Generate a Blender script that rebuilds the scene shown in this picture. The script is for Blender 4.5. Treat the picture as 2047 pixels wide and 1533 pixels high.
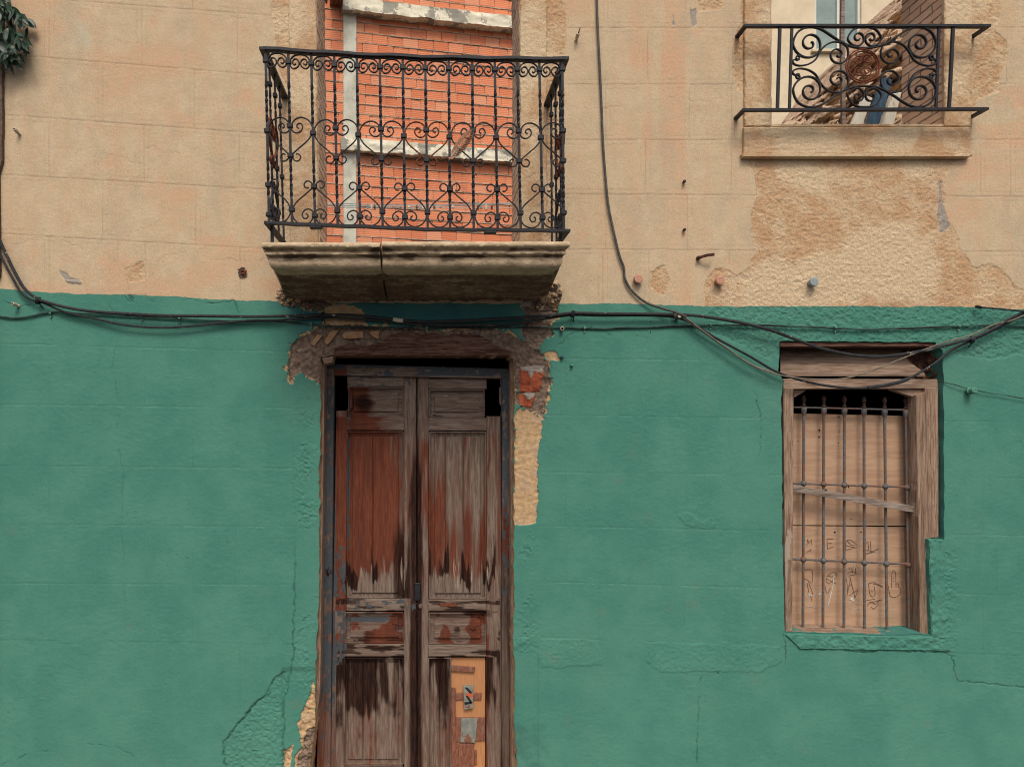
import bpy, math, random
import numpy as np
from mathutils import Vector

for o in list(bpy.data.objects):
    bpy.data.objects.remove(o)
SC = bpy.context.scene
COL = SC.collection
R = math.radians

# ------------------------------------------------------------------ camera, sky, sun, exposure
D = 4.93            # metres from camera to the facade plane (y = 0)
CZ = 2.45           # camera height
S = 300.0           # photo pixels per metre on the facade
VX, VY = 850.0, 838.0   # foot of the perpendicular from the camera on the facade
F = S * D
cam = bpy.data.cameras.new('camera'); cob = bpy.data.objects.new('camera', cam); COL.objects.link(cob)
cob.location = (0, -D, CZ); cob.rotation_euler = (R(90), 0, 0)
cam.sensor_width = 36; cam.lens = F / 2047 * 36
cam.shift_x = (1023.5 - VX) / 2047; cam.shift_y = (VY - 766.5) / 2047
cam.clip_end = 300; cam.clip_start = 0.05
SC.camera = cob
SUN_EL, SUN_AZ = 52, 8        # azimuth off the facade normal, negative = from the left
wd = bpy.data.worlds.new('World'); SC.world = wd; wd.use_nodes = True
wn = wd.node_tree; bg = wn.nodes['Background']; bg.inputs[1].default_value = 0.13
sk = wn.nodes.new('ShaderNodeTexSky'); sk.sky_type = 'NISHITA'; sk.sun_disc = False
sk.sun_elevation = R(SUN_EL); sk.sun_rotation = R(180 - SUN_AZ * -1)
sk.air_density = 0.7; sk.dust_density = 6.0; sk.ozone_density = 0.6
wn.links.new(sk.outputs[0], bg.inputs[0])
sl = bpy.data.lights.new('sun', 'SUN'); sl.energy = 1.6; sl.angle = R(17); sl.color = (1.0, 0.93, 0.82)
so = bpy.data.objects.new('sun', sl); COL.objects.link(so)
sdir = Vector((math.sin(R(SUN_AZ)) * math.cos(R(SUN_EL)), -math.cos(R(SUN_AZ)) * math.cos(R(SUN_EL)), math.sin(R(SUN_EL))))
so.rotation_euler = sdir.to_track_quat('Z', 'Y').to_euler(); so.location = sdir * 20
SC.view_settings.view_transform = 'Standard'; SC.view_settings.look = 'None'
SC.view_settings.exposure = 0.05; SC.view_settings.gamma = 1.0
SC.cycles.pixel_filter_type = 'BLACKMAN_HARRIS'; SC.cycles.filter_width = 1.05

# ------------------------------------------------------------------ numeric helpers
rng = np.random.RandomState(7); random.seed(7)
TAB = rng.rand(256, 256).astype(np.float32)
def vn(x, y, seed=0):
    x = np.asarray(x, dtype=np.float64) + seed * 37.13; y = np.asarray(y, dtype=np.float64) + seed * 91.7
    xi = np.floor(x).astype(np.int64); yi = np.floor(y).astype(np.int64)
    fx = x - xi; fy = y - yi
    fx = fx * fx * (3 - 2 * fx); fy = fy * fy * (3 - 2 * fy)
    a = TAB[xi & 255, yi & 255]; b = TAB[(xi + 1) & 255, yi & 255]
    c = TAB[xi & 255, (yi + 1) & 255]; d = TAB[(xi + 1) & 255, (yi + 1) & 255]
    return (a * (1 - fx) + b * fx) * (1 - fy) + (c * (1 - fx) + d * fx) * fy
def fbm(x, y, o=4, seed=0, g=0.5):
    s = 0; a = 1; t = 0
    for i in range(o):
        s = s + a * vn(x * 2 ** i, y * 2 ** i, seed + i * 3); t += a; a *= g
    return s / t            # 0..1, mean .5
def sstep(a, b, x):
    t = np.clip((x - a) / (b - a), 0, 1); return t * t * (3 - 2 * t)
def sdf(px, py, poly, clip=40, closest=False):
    """signed distance (px, + inside) to a polygon"""
    px = np.asarray(px); py = np.asarray(py)
    out = np.full(px.shape, -float(clip)); cx = px.copy(); cy = py.copy()
    P = np.array(poly, float)
    m = (px > P[:, 0].min() - clip) & (px < P[:, 0].max() + clip) & (py > P[:, 1].min() - clip) & (py < P[:, 1].max() + clip)
    if not m.any():
        return (out, cx, cy) if closest else out
    x = px[m]; y = py[m]; best = np.full(x.shape, 1e9); ins = np.zeros(x.shape, bool); bx = x.copy(); by = y.copy()
    n = len(P)
    for i in range(n):
        x0, y0 = P[i]; x1, y1 = P[(i + 1) % n]
        dx, dy = x1 - x0, y1 - y0; L = dx * dx + dy * dy
        if L < 1e-9: continue
        t = np.clip(((x - x0) * dx + (y - y0) * dy) / L, 0, 1)
        qx = x0 + t * dx; qy = y0 + t * dy
        d = (x - qx) ** 2 + (y - qy) ** 2
        k = d < best; best[k] = d[k]; bx[k] = qx[k]; by[k] = qy[k]
        if y0 != y1:
            c = ((y0 > y) != (y1 > y)) & (x < (x1 - x0) * (y - y0) / (y1 - y0) + x0); ins ^= c
    d = np.sqrt(best); d = np.where(ins, d, -d)
    out[m] = np.clip(d, -clip, 1e9); cx[m] = bx; cy[m] = by
    return (out, cx, cy) if closest else out
def linedist(px, py, pts, clip=25):
    out = np.full(px.shape, float(clip)); P = np.array(pts, float)
    for i in range(len(P) - 1):
        (x0, y0), (x1, y1) = P[i], P[i + 1]
        m = (px > min(x0, x1) - clip) & (px < max(x0, x1) + clip) & (py > min(y0, y1) - clip) & (py < max(y0, y1) + clip)
        if not m.any(): continue
        x = px[m]; y = py[m]; dx, dy = x1 - x0, y1 - y0; L = dx * dx + dy * dy + 1e-9
        t = np.clip(((x - x0) * dx + (y - y0) * dy) / L, 0, 1)
        out[m] = np.minimum(out[m], np.hypot(x - x0 - t * dx, y - y0 - t * dy))
    return out
def W(px, py, y=0.0):
    k = (D + y) / D / S
    return ((px - VX) * k, y, CZ + (VY - py) * k)
def toPX(v):
    k = (D + v[:, 1]) / D / S
    return v[:, 0] / k + VX, VY - (v[:, 2] - CZ) / k
def rough_poly(poly, amp=2.0, step=8, seed=1):
    out = []; n = len(poly)
    for i in range(n):
        (x0, y0), (x1, y1) = poly[i], poly[(i + 1) % n]
        L = math.hypot(x1 - x0, y1 - y0); k = max(1, int(L / step))
        for j in range(k):
            t = j / k; x = x0 + (x1 - x0) * t; y = y0 + (y1 - y0) * t
            nx, ny = -(y1 - y0) / (L + 1e-9), (x1 - x0) / (L + 1e-9)
            a = amp * 2 * (float(fbm(np.array([x / 14]), np.array([y / 14]), 3, seed)[0]) - .5) * 2
            out.append((x + nx * a, y + ny * a))
    return out
def catmull(P, n=6):
    P = [np.array(p, float) for p in P]
    if len(P) < 3: return np.array(P)
    Q = [2 * P[0] - P[1]] + P + [2 * P[-1] - P[-2]]; out = []
    for i in range(1, len(Q) - 2):
        for j in range(n):
            t = j / n; a, b, c, d = Q[i - 1], Q[i], Q[i + 1], Q[i + 2]
            out.append(0.5 * ((2 * b) + (-a + c) * t + (2 * a - 5 * b + 4 * c - d) * t * t + (-a + 3 * b - 3 * c + d) * t ** 3))
    out.append(P[-1]); return np.array(out)

# ------------------------------------------------------------------ mesh builder
class MB:
    def __init__(s): s.v = []; s.f = []; s.n = 0
    def add(s, v, f):
        v = np.asarray(v, float).reshape(-1, 3); s.v.append(v)
        s.f += [tuple(i + s.n for i in q) for q in f]; s.n += len(v); return s
    def box(s, x0, x1, y0, y1, z0, z1, bev=0.0):
        if bev <= 0:
            v = [(x, y, z) for x in (x0, x1) for y in (y0, y1) for z in (z0, z1)]
            f = [(0, 1, 3, 2), (4, 6, 7, 5), (0, 4, 5, 1), (2, 3, 7, 6), (0, 2, 6, 4), (1, 5, 7, 3)]
            return s.add(v, f)
        b = bev; v = []; 
        for x, sx in ((x0, 1), (x1, -1)):
            for y, sy in ((y0, 1), (y1, -1)):
                for z, sz in ((z0, 1), (z1, -1)):
                    v += [(x, y + sy * b, z + sz * b), (x + sx * b, y, z + sz * b), (x + sx * b, y + sy * b, z)]
        import itertools
        idx = lambda i, j, k, a: ((i * 2 + j) * 2 + k) * 3 + a
        f = []
        for i in (0, 1): f.append([idx(i, 0, 0, 0), idx(i, 1, 0, 0), idx(i, 1, 1, 0), idx(i, 0, 1, 0)][::(-1 if i == 0 else 1)])
        for j in (0, 1): f.append([idx(0, j, 0, 1), idx(0, j, 1, 1), idx(1, j, 1, 1), idx(1, j, 0, 1)][::(-1 if j == 0 else 1)])
        for k in (0, 1): f.append([idx(0, 0, k, 2), idx(1, 0, k, 2), idx(1, 1, k, 2), idx(0, 1, k, 2)][::(-1 if k == 0 else 1)])
        for j in (0, 1):
            for k in (0, 1): f.append([idx(0, j, k, 1), idx(0, j, k, 2), idx(1, j, k, 2), idx(1, j, k, 1)])
        for i in (0, 1):
            for k in (0, 1): f.append([idx(i, 0, k, 0), idx(i, 0, k, 2), idx(i, 1, k, 2), idx(i, 1, k, 0)])
        for i in (0, 1):
            for j in (0, 1): f.append([idx(i, j, 0, 0), idx(i, j, 0, 1), idx(i, j, 1, 1), idx(i, j, 1, 0)])
        for i in (0, 1):
            for j in (0, 1):
                for k in (0, 1): f.append([idx(i, j, k, 0), idx(i, j, k, 1), idx(i, j, k, 2)])
        return s.add(v, f)
    def tube(s, P, r, n=8, squash=1.0, twist=0.0, up=(0, 1, 0)):
        """sweep; r scalar or per point; squash scales the axis along `up`"""
        P = np.asarray(P, float); m = len(P); r = np.ones(m) * r if np.isscalar(r) else np.asarray(r, float)
        T = np.gradient(P, axis=0); T /= np.linalg.norm(T, axis=1)[:, None] + 1e-12
        u = np.array(up, float); V = []; 
        tw = np.ones(m) * 0 if np.isscalar(twist) else np.asarray(twist)
        for i in range(m):
            a = u - T[i] * np.dot(u, T[i])
            if np.linalg.norm(a) < 1e-3: a = np.array([1.0, 0, 0]) - T[i] * T[i][0]
            a /= np.linalg.norm(a); b = np.cross(T[i], a)
            for k in range(n):
                t = 2 * math.pi * (k + .5) / n + tw[i]
                V.append(P[i] + r[i] * (math.cos(t) * a * squash + math.sin(t) * b))
        f = []
        for i in range(m - 1):
            for k in range(n):
                k2 = (k + 1) % n; f.append((i * n + k, i * n + k2, (i + 1) * n + k2, (i + 1) * n + k))
        f.append(tuple(range(n))[::-1]); f.append(tuple((m - 1) * n + k for k in range(n)))
        return s.add(V, f)
    def lathe(s, prof, c=(0, 0, 0), axis='y', n=16):
        """prof: list of (t along axis, r)"""
        V = []
        for t, r in prof:
            for k in range(n):
                a = 2 * math.pi * k / n; p, q = r * math.cos(a), r * math.sin(a)
                V.append((c[0] + p, c[1] + t, c[2] + q) if axis == 'y' else (c[0] + p, c[1] + q, c[2] + t))
        f = []; m = len(prof)
        for i in range(m - 1):
            for k in range(n):
                k2 = (k + 1) % n; f.append((i * n + k, (i + 1) * n + k, (i + 1) * n + k2, i * n + k2))
        f.append(tuple(range(n))); f.append(tuple((m - 1) * n + k for k in range(n))[::-1])
        return s.add(V, f)
    def prism(s, poly, y0, y1, jit=0.0):
        """poly = pixel outline at depth y0, extruded back to y1"""
        n = len(poly); a = [W(p[0], p[1], y0) for p in poly]
        b = [(p[0], y1, p[2]) for p in a]
        f = [tuple(range(n))] + [tuple(range(n, 2 * n))[::-1]] + [(i, i + n, (i + 1) % n + n, (i + 1) % n) for i in range(n)]
        return s.add(a + b, f)
    def slab(s, quad, y, th, res=0.012, bev=0.003, amp=0.0, sc=(60, 60), seed=0, ragged=0.0):
        """quad TL,TR,BR,BL in photo pixels at depth y (front), th = thickness backwards"""
        q = [np.array(W(p[0], p[1], y)) for p in quad]
        wl = max(np.linalg.norm(q[1] - q[0]), np.linalg.norm(q[2] - q[3])); hl = max(np.linalg.norm(q[3] - q[0]), np.linalg.norm(q[2] - q[1]))
        nu = max(2, int(wl / res)); nv = max(2, int(hl / res))
        U = np.r_[0, min(.3, bev / wl), np.linspace(0, 1, nu + 1)[1:-1], 1 - min(.3, bev / wl), 1]; V = np.r_[0, min(.3, bev / hl), np.linspace(0, 1, nv + 1)[1:-1], 1 - min(.3, bev / hl), 1]
        U = np.sort(U); V = np.sort(V)
        uu, vv = np.meshgrid(U, V); uu = uu.ravel()[:, None]; vv = vv.ravel()[:, None]
        P = (q[0] * (1 - uu) + q[1] * uu) * (1 - vv) + (q[3] * (1 - uu) + q[2] * uu) * vv
        a, b = len(U), len(V)
        I = np.arange(a * b).reshape(b, a)
        edge = np.zeros((b, a), bool); edge[0] = edge[-1] = True; edge[:, 0] = edge[:, -1] = True; e = edge.ravel()
        nz = (fbm(P[:, 0] * sc[0], P[:, 2] * sc[1], 4, seed) - .5) * 2 * amp
        P[:, 1] += nz
        P[e, 1] += bev
        if ragged:
            j = (fbm(P[:, 0] * 40, P[:, 2] * 40, 3, seed + 5) - .5) * 2 * ragged
            P[e, 0] += j[e]; P[e, 2] += j[e]
        f = [(I[i, j], I[i + 1, j], I[i + 1, j + 1], I[i, j + 1]) for i in range(b - 1) for j in range(a - 1)]
        ring = list(I[0, :]) + list(I[1:, -1]) + list(I[-1, :-1][::-1]) + list(I[1:-1, 0][::-1])
        B = P[ring].copy(); B[:, 1] = y + th
        n0 = len(P); m = len(ring)
        f += [(ring[i], ring[(i + 1) % m], n0 + (i + 1) % m, n0 + i) for i in range(m)]
        f.append(tuple(n0 + i for i in range(m)))
        return s.add(np.r_[P, B], f)
    def build(s, name, mat, parent=None, smooth=True, mask=None, angle=40):
        v = np.concatenate(s.v) if s.v else np.zeros((0, 3))
        off = np.array(parent_loc(parent)) if parent else np.zeros(3)
        me = bpy.data.meshes.new(name); me.from_pydata((v - off).tolist(), [], s.f)
        if smooth: 
            me.shade_smooth() if hasattr(me, 'shade_smooth') else None
            try: me.set_sharp_from_angle(angle=R(angle))
            except Exception: pass
        o = bpy.data.objects.new(name, me); COL.objects.link(o)
        if mat: me.materials.append(mat)
        if parent: o.parent = parent
        if mask is not None:
            px, py = toPX(v)
            for k, arr in mask(px, py).items(): setattr_col(me, k, arr)
        return o
def setattr_col(me, name, arr):
    at = me.attributes.new(name, 'FLOAT_COLOR', 'POINT')
    at.data.foreach_set('color', np.ascontiguousarray(arr, dtype=np.float32).ravel())
def parent_loc(p):
    l = Vector((0, 0, 0))
    while p: l = l + p.location; p = p.parent
    return l
def tag(o, label, cat, group=None, kind=None):
    if label: o['label'] = label
    if cat: o['category'] = cat
    if group: o['group'] = group
    if kind: o['kind'] = kind
    return o
def thing(name, label, cat, loc=(0, 0, 0), group=None):
    o = bpy.data.objects.new(name, None); COL.objects.link(o); o.location = loc; o.empty_display_size = .1
    return tag(o, label, cat, group)
def copytree(o, label=None, loc=None, rot=None):
    r = o.copy(); COL.objects.link(r)
    if loc is not None: r.location = loc
    if rot is not None: r.rotation_euler = rot
    if label: r['label'] = label
    for ch in list(o.children):
        c = ch.copy(); COL.objects.link(c); c.parent = r
        for g in list(ch.children):
            d = g.copy(); COL.objects.link(d); d.parent = c
    return r

# ------------------------------------------------------------------ materials
class NT:
    def __init__(s, name, rough=0.85, spec=0.2):
        s.m = bpy.data.materials.new(name); s.m.use_nodes = True; s.t = s.m.node_tree
        s.b = s.t.nodes['Principled BSDF']; s.b.inputs['Roughness'].default_value = rough
        s.b.inputs['Specular IOR Level'].default_value = spec
        s.tc = s.t.nodes.new('ShaderNodeTexCoord').outputs['Object']
    def L(s, a, b): s.t.links.new(a, b)
    def inp(s, sock, v):
        if isinstance(v, bpy.types.NodeSocket): s.L(v, sock)
        elif isinstance(v, tuple) and len(v) == 3 and sock.type == 'RGBA': sock.default_value = (*v, 1)
        else: sock.default_value = v
    def map(s, sc, rot=(0, 0, 0), loc=(0, 0, 0), src=None):
        n = s.t.nodes.new('ShaderNodeMapping'); s.L(src or s.tc, n.inputs[0])
        n.inputs['Scale'].default_value = sc; n.inputs['Rotation'].default_value = rot; n.inputs['Location'].default_value = loc; return n.outputs[0]
    def noise(s, scale, det=4, rough=.6, vec=None, dist=0.0, col=False):
        n = s.t.nodes.new('ShaderNodeTexNoise'); s.L(vec or s.tc, n.inputs['Vector'])
        n.inputs['Scale'].default_value = scale; n.inputs['Detail'].default_value = det; n.inputs['Roughness'].default_value = rough; n.inputs['Distortion'].default_value = dist
        return n.outputs['Color' if col else 'Fac']
    def vor(s, scale, vec=None, feat='F1'):
        n = s.t.nodes.new('ShaderNodeTexVoronoi'); s.L(vec or s.tc, n.inputs['Vector']); n.feature = feat
        n.inputs['Scale'].default_value = scale; return n.outputs['Distance']
    def math(s, op, a, b=0.0, c=0.0, clamp=False):
        n = s.t.nodes.new('ShaderNodeMath'); n.operation = op; n.use_clamp = clamp
        for i, v in enumerate((a, b, c)): s.inp(n.inputs[i], v)
        return n.outputs[0]
    def ramp(s, v, a, b, lo=0.0, hi=1.0):
        n = s.t.nodes.new('ShaderNodeMapRange'); n.interpolation_type = 'SMOOTHSTEP'
        for i, x in enumerate((v, a, b, lo, hi)): s.inp(n.inputs[i], x)
        return n.outputs[0]
    def mix(s, f, a, b, mode='MIX'):
        n = s.t.nodes.new('ShaderNodeMix'); n.data_type = 'RGBA'; n.blend_type = mode
        s.inp(n.inputs[0], f); s.inp(n.inputs[6], a); s.inp(n.inputs[7], b); return n.outputs[2]
    def attr(s, name):
        n = s.t.nodes.new('ShaderNodeAttribute'); n.attribute_name = name
        sp = s.t.nodes.new('ShaderNodeSeparateColor'); s.L(n.outputs['Color'], sp.inputs[0])
        return sp.outputs[0], sp.outputs[1], sp.outputs[2], n.outputs['Alpha']
    def bump(s, h, strength=.5, dist=.004, prev=None):
        n = s.t.nodes.new('ShaderNodeBump'); s.inp(n.inputs['Height'], h)
        s.inp(n.inputs['Strength'], strength); n.inputs['Distance'].default_value = dist
        if prev: s.L(prev, n.inputs['Normal'])
        return n.outputs[0]
    def out(s, col, normal=None, rough=None):
        s.inp(s.b.inputs['Base Color'], col)
        if normal: s.L(normal, s.b.inputs['Normal'])
        if rough is not None: s.inp(s.b.inputs['Roughness'], rough)
        return s.m

def make_wall_mat():
    n = NT('plaster_wall', .92, .06)
    gr, ro, mo, oc = n.attr('m1'); br, ce, pi, pa = n.attr('m2'); cr, jo, di, bl = n.attr('m3')
    f1 = n.noise(140, 3, .7); f2 = n.noise(38, 5, .65); f3 = n.noise(9, 6, .62); f4 = n.noise(2.6, 6, .6)
    vs = n.noise(3.2, 5, .6, vec=n.map((2.2, 1, .45)))
    edge = n.math('MULTIPLY', n.math('SUBTRACT', f2, .5), .34)
    def cut(m, w=.035): return n.ramp(n.math('ADD', m, edge), .5 - w, .5 + w)
    # lime plaster upper
    c = n.mix(n.ramp(f3, .35, .66), (.50, .392, .255), (.555, .445, .298))
    c = n.mix(n.math('MULTIPLY', n.ramp(vs, .45, .7), .6), c, (.53, .37, .235))
    c = n.mix(n.math('MULTIPLY', n.ramp(n.math('ADD', pi, n.math('MULTIPLY', n.math('SUBTRACT', f3, .5), .9)), .32, .95), .80), c, (.56, .335, .21))
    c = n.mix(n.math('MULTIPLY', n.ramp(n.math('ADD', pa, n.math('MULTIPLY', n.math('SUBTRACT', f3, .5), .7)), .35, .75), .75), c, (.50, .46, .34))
    c = n.mix(n.math('MULTIPLY', n.ramp(n.noise(4.5, 7, .7, vec=n.map((1, 1, .7), loc=(8, 1, 4))), .50, .66), .55), c, (.43, .365, .255))
    c = n.mix(n.math('MULTIPLY', n.ramp(n.noise(7, 7, .72, vec=n.map((1, 1, .8), loc=(1, 9, 4))), .53, .66), .5), c, (.56, .36, .235))
    # rough render patch
    rc = n.mix(n.ramp(n.math('ADD', n.math('MULTIPLY', f3, .7), n.math('MULTIPLY', f4, .3)), .42, .60), (.49, .315, .180), (.56, .42, .27))
    rc = n.mix(n.ramp(n.math('ADD', f4, n.math('MULTIPLY', pa, .35)), .5, .72), rc, (.60, .47, .31))
    rc = n.mix(n.math('MULTIPLY', n.ramp(f1, .54, .68), .5), rc, (.22, .14, .08))
    c = n.mix(cut(ro), c, rc)
    sp = n.ramp(n.noise(150, 3, .7), .60, .68)
    c = n.mix(n.math('MULTIPLY', sp, .45), c, (.20, .13, .08))
    # green paint
    g = n.mix(n.ramp(f4, .36, .62), (.064, .208, .160), (.080, .236, .180))
    g = n.mix(n.math('MULTIPLY', n.ramp(f3, .45, .75), .4), g, (.052, .188, .156))
    g = n.mix(n.math('MULTIPLY', n.ramp(n.noise(4.2, 6, .7, vec=n.map((1, 1, 1), loc=(9, 3, 1))), .60, .74), .40), g, (.135, .185, .150))
    g = n.mix(n.math('MULTIPLY', n.ramp(n.noise(1.3, 5, .65, vec=n.map((1, 1, .8), loc=(4, 0, 2))), .5, .72), .40), g, (.098, .232, .178))
    g = n.mix(n.math('MULTIPLY', n.ramp(f1, .6, .75), .3), g, (.11, .28, .215))
    g = n.mix(n.math('MULTIPLY', n.ramp(n.noise(90, 4, .7), .60, .70), .35), g, (.028, .105, .08))
    g = n.mix(n.math('MULTIPLY', n.math('MULTIPLY', pa, n.ramp(n.noise(22, 4, .6), .38, .6)), .55), g, (.16, .36, .285))  # on green, the pale channel paints the highlight along the joints
    g = n.mix(n.math('MULTIPLY', bl, .95), g, n.mix(f3, (.028, .105, .135), (.045, .150, .165)))
    g = n.mix(n.math('MULTIPLY', n.ramp(n.math('ADD', di, n.math('MULTIPLY', n.math('SUBTRACT', f3, .5), .8)), .4, .9), .6), g, (.045, .115, .10))
    c = n.mix(cut(gr, .06), c, g)
    # bare layers
    oc2 = n.mix(n.ramp(f2, .35, .65), (.40, .265, .14), (.53, .375, .215))
    oc2 = n.mix(n.ramp(n.noise(7, 5, .6, vec=n.map((1, 1, 1), loc=(2, 2, 2))), .5, .68), oc2, (.40, .29, .20))
    c = n.mix(cut(oc), c, oc2)
    mo2 = n.mix(n.ramp(f2, .35, .68), (.12, .085, .065), (.27, .20, .15))
    mo2 = n.mix(n.math('MULTIPLY', n.ramp(f3, .55, .7), .5), mo2, (.27, .20, .14))
    c = n.mix(cut(mo), c, mo2)
    bk = n.mix(n.ramp(n.noise(30, 4, .6, vec=n.map((1, 1, .2))), .35, .65), (.27, .06, .03), (.40, .115, .06))
    c = n.mix(cut(br), c, bk)
    ce2 = n.mix(f2, (.27, .24, .21), (.38, .34, .29))
    c = n.mix(cut(ce), c, ce2)
    jm = n.math('MULTIPLY', jo, n.ramp(n.noise(11, 5, .65), .36, .58, .12, 1))
    c = n.mix(n.math('MULTIPLY', jm, .5), c, n.mix(gr, (.15, .105, .065), (.035, .115, .085)))
    c = n.mix(n.math('MULTIPLY', n.math('MULTIPLY', cr, n.ramp(n.noise(17, 4, .6), .35, .55, .3, 1)), n.math('ADD', .30, n.math('MULTIPLY', gr, .45))), c, n.mix(gr, (.10, .055, .03), (.012, .04, .035)))
    rmul = n.math('ADD', n.math('MULTIPLY', ro, .8), .28)
    gv = n.ramp(n.noise(125, 4, .8), .32, .68, .84, 1.13)
    gc = n.t.nodes.new('ShaderNodeCombineColor')
    gs = n.math('ADD', n.math('MULTIPLY', n.math('SUBTRACT', gv, 1.0), n.math('SUBTRACT', 1.0, n.math('MULTIPLY', gr, .45))), 1.0)
    for k in range(3): n.L(gs, gc.inputs[k])
    c = n.mix(1.0, c, gc.outputs[0], 'MULTIPLY')
    hh = n.math('ADD', n.math('MULTIPLY', f2, 1.0), n.math('MULTIPLY', f1, .5))
    b1 = n.bump(hh, n.math('MULTIPLY', rmul, .95), .0065)
    b2 = n.bump(n.math('MULTIPLY', n.noise(70, 5, .7, dist=.6), 1.0), .22, .003, b1)
    return n.out(c, b2)
WALL = make_wall_mat()

def simple(name, a, b, sc=20, rough=.8, spec=.2, bump=.3, bd=.003, stretch=(1, 1, 1), c3=None, t3=(.6, .7), det=5, metallic=0):
    n = NT(name, rough, spec); v = n.map(stretch)
    f = n.noise(sc, det, .62, vec=v); c = n.mix(n.ramp(f, .32, .68), a, b)
    if c3: c = n.mix(n.ramp(n.noise(sc * .37, 6, .65, vec=n.map(stretch, loc=(3, 1, 7))), *t3), c, c3)
    n.b.inputs['Metallic'].default_value = metallic
    return n.out(c, n.bump(n.noise(sc * 2.5, 4, .65, vec=v), bump, bd))
IRON = simple('wrought_iron', (.006, .007, .010), (.016, .019, .025), 60, .55, .35, .5, .002, c3=(.07, .035, .02), t3=(.62, .78))
RUST = simple('rusty_iron', (.10, .028, .016), (.20, .06, .03), 70, .8, .25, .5, .002)
GREYIRON = simple('grey_painted_iron', (.075, .078, .08), (.14, .14, .14), 50, .7, .3, .4, .002, c3=(.15, .085, .06), t3=(.47, .58))
CABLE = simple('black_cable', (.010, .011, .014), (.025, .028, .032), 45, .6, .35, .2, .001, c3=(.34, .30, .22), t3=(.63, .66))
CABLEG = simple('grey_cable', (.045, .045, .045), (.09, .085, .075), 30, .65, .3, .2, .001)
CABLEBEIGE = simple('beige_cable', (.12, .10, .08), (.20, .17, .13), 30, .65, .3, .2, .001)
CABLEGREEN = simple('paint_daubed_cable', (.02, .035, .035), (.05, .13, .10), 9, .7, .3, .2, .001, c3=(.015, .017, .018), t3=(.45, .55))
CERAMIC = simple('old_white_ceramic', (.42, .36, .27), (.55, .48, .37), 40, .4, .4, .2, .001)
PINKC = simple('pink_painted_ceramic', (.42, .21, .14), (.50, .28, .19), 50, .6, .3, .3, .001)
GREYC = simple('grey_ceramic', (.22, .27, .28), (.30, .34, .34), 50, .55, .3, .3, .001)
GREENP = simple('green_painted_ceramic', (.06, .20, .145), (.09, .25, .18), 50, .6, .3, .3, .001)
DARK = simple('dark_void', (.004, .004, .004), (.008, .007, .006), 5, 1, 0, 0)
CONC = simple('weathered_concrete', (.46, .46, .38), (.62, .62, .52), 6, .9, .1, .4, .004, c3=(.27, .26, .22), t3=(.55, .68))
CONCP = simple('peeling_whitewashed_concrete', (.68, .65, .50), (.80, .77, .62), 9, .9, .1, .4, .006, c3=(.32, .31, .26), t3=(.52, .55))
MORT = simple('grey_mortar', (.36, .26, .19), (.55, .46, .36), 30, .95, .1, .6, .006)
PALE = simple('cream_plaster', (.62, .53, .37), (.72, .62, .45), 5, .95, .1, .3, .003, c3=(.55, .42, .29), t3=(.6, .75))
ASPH = simple('asphalt', (.04, .04, .04), (.06, .06, .058), 60, .9, .2, .5, .004)
PAVE = simple('pavement_stone', (.20, .18, .16), (.28, .26, .23), 12, .9, .2, .4, .004)
NEIGH = simple('brown_cement_render', (.10, .068, .052), (.155, .11, .085), 25, .95, .1, .8, .006)
RUBBLE = simple('rubble_stone', (.46, .32, .21), (.70, .54, .38), 14, .95, .1, 1.0, .02, stretch=(.6, 1, 1.8), c3=(.34, .22, .14), t3=(.55, .66))
PVC = simple('white_plastic_frame', (.60, .62, .56), (.66, .68, .62), 5, .4, .4, 0)
GLASSG = simple('dusty_window_glass', (.20, .27, .26), (.27, .35, .33), 3, .25, .5, 0)
LEAF = simple('dark_green_leaf', (.012, .034, .018), (.022, .060, .030), 25, .45, .45, .2, .001)
STEM = simple('brown_stem', (.06, .04, .025), (.10, .07, .04), 30)
DRY = simple('dry_palm_leaf', (.28, .14, .085), (.42, .25, .16), 60, .9, .1, .4, .002)
STRING = simple('pale_blue_string', (.25, .33, .33), (.35, .42, .40), 30)
PAINTW = simple('peeling_white_wood', (.62, .62, .52), (.78, .75, .64), 12, .8, .2, .6, .003, stretch=(3, 3, .5), c3=(.22, .15, .10), t3=(.58, .66))
PAINTB = simple('blue_painted_wood', (.035, .08, .13), (.07, .14, .21), 12, .8, .2, .6, .003, stretch=(3, 3, .5), c3=(.18, .16, .13), t3=(.63, .7))
PLYOR = simple('orange_plywood', (.40, .185, .08), (.47, .23, .105), 26, .75, .25, .3, .001, stretch=(6, 6, .4))
BOARDR = simple('reddish_board', (.14, .055, .035), (.25, .11, .07), 26, .8, .2, .5, .002, stretch=(4, 4, 1), c3=(.20, .16, .13), t3=(.55, .66))
BOARDG = simple('grey_flaking_board', (.15, .17, .15), (.24, .25, .22), 30, .85, .2, .6, .003, c3=(.20, .09, .055), t3=(.55, .6))
TAPE = simple('white_tape', (.5, .45, .36), (.6, .55, .45), 40)

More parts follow.
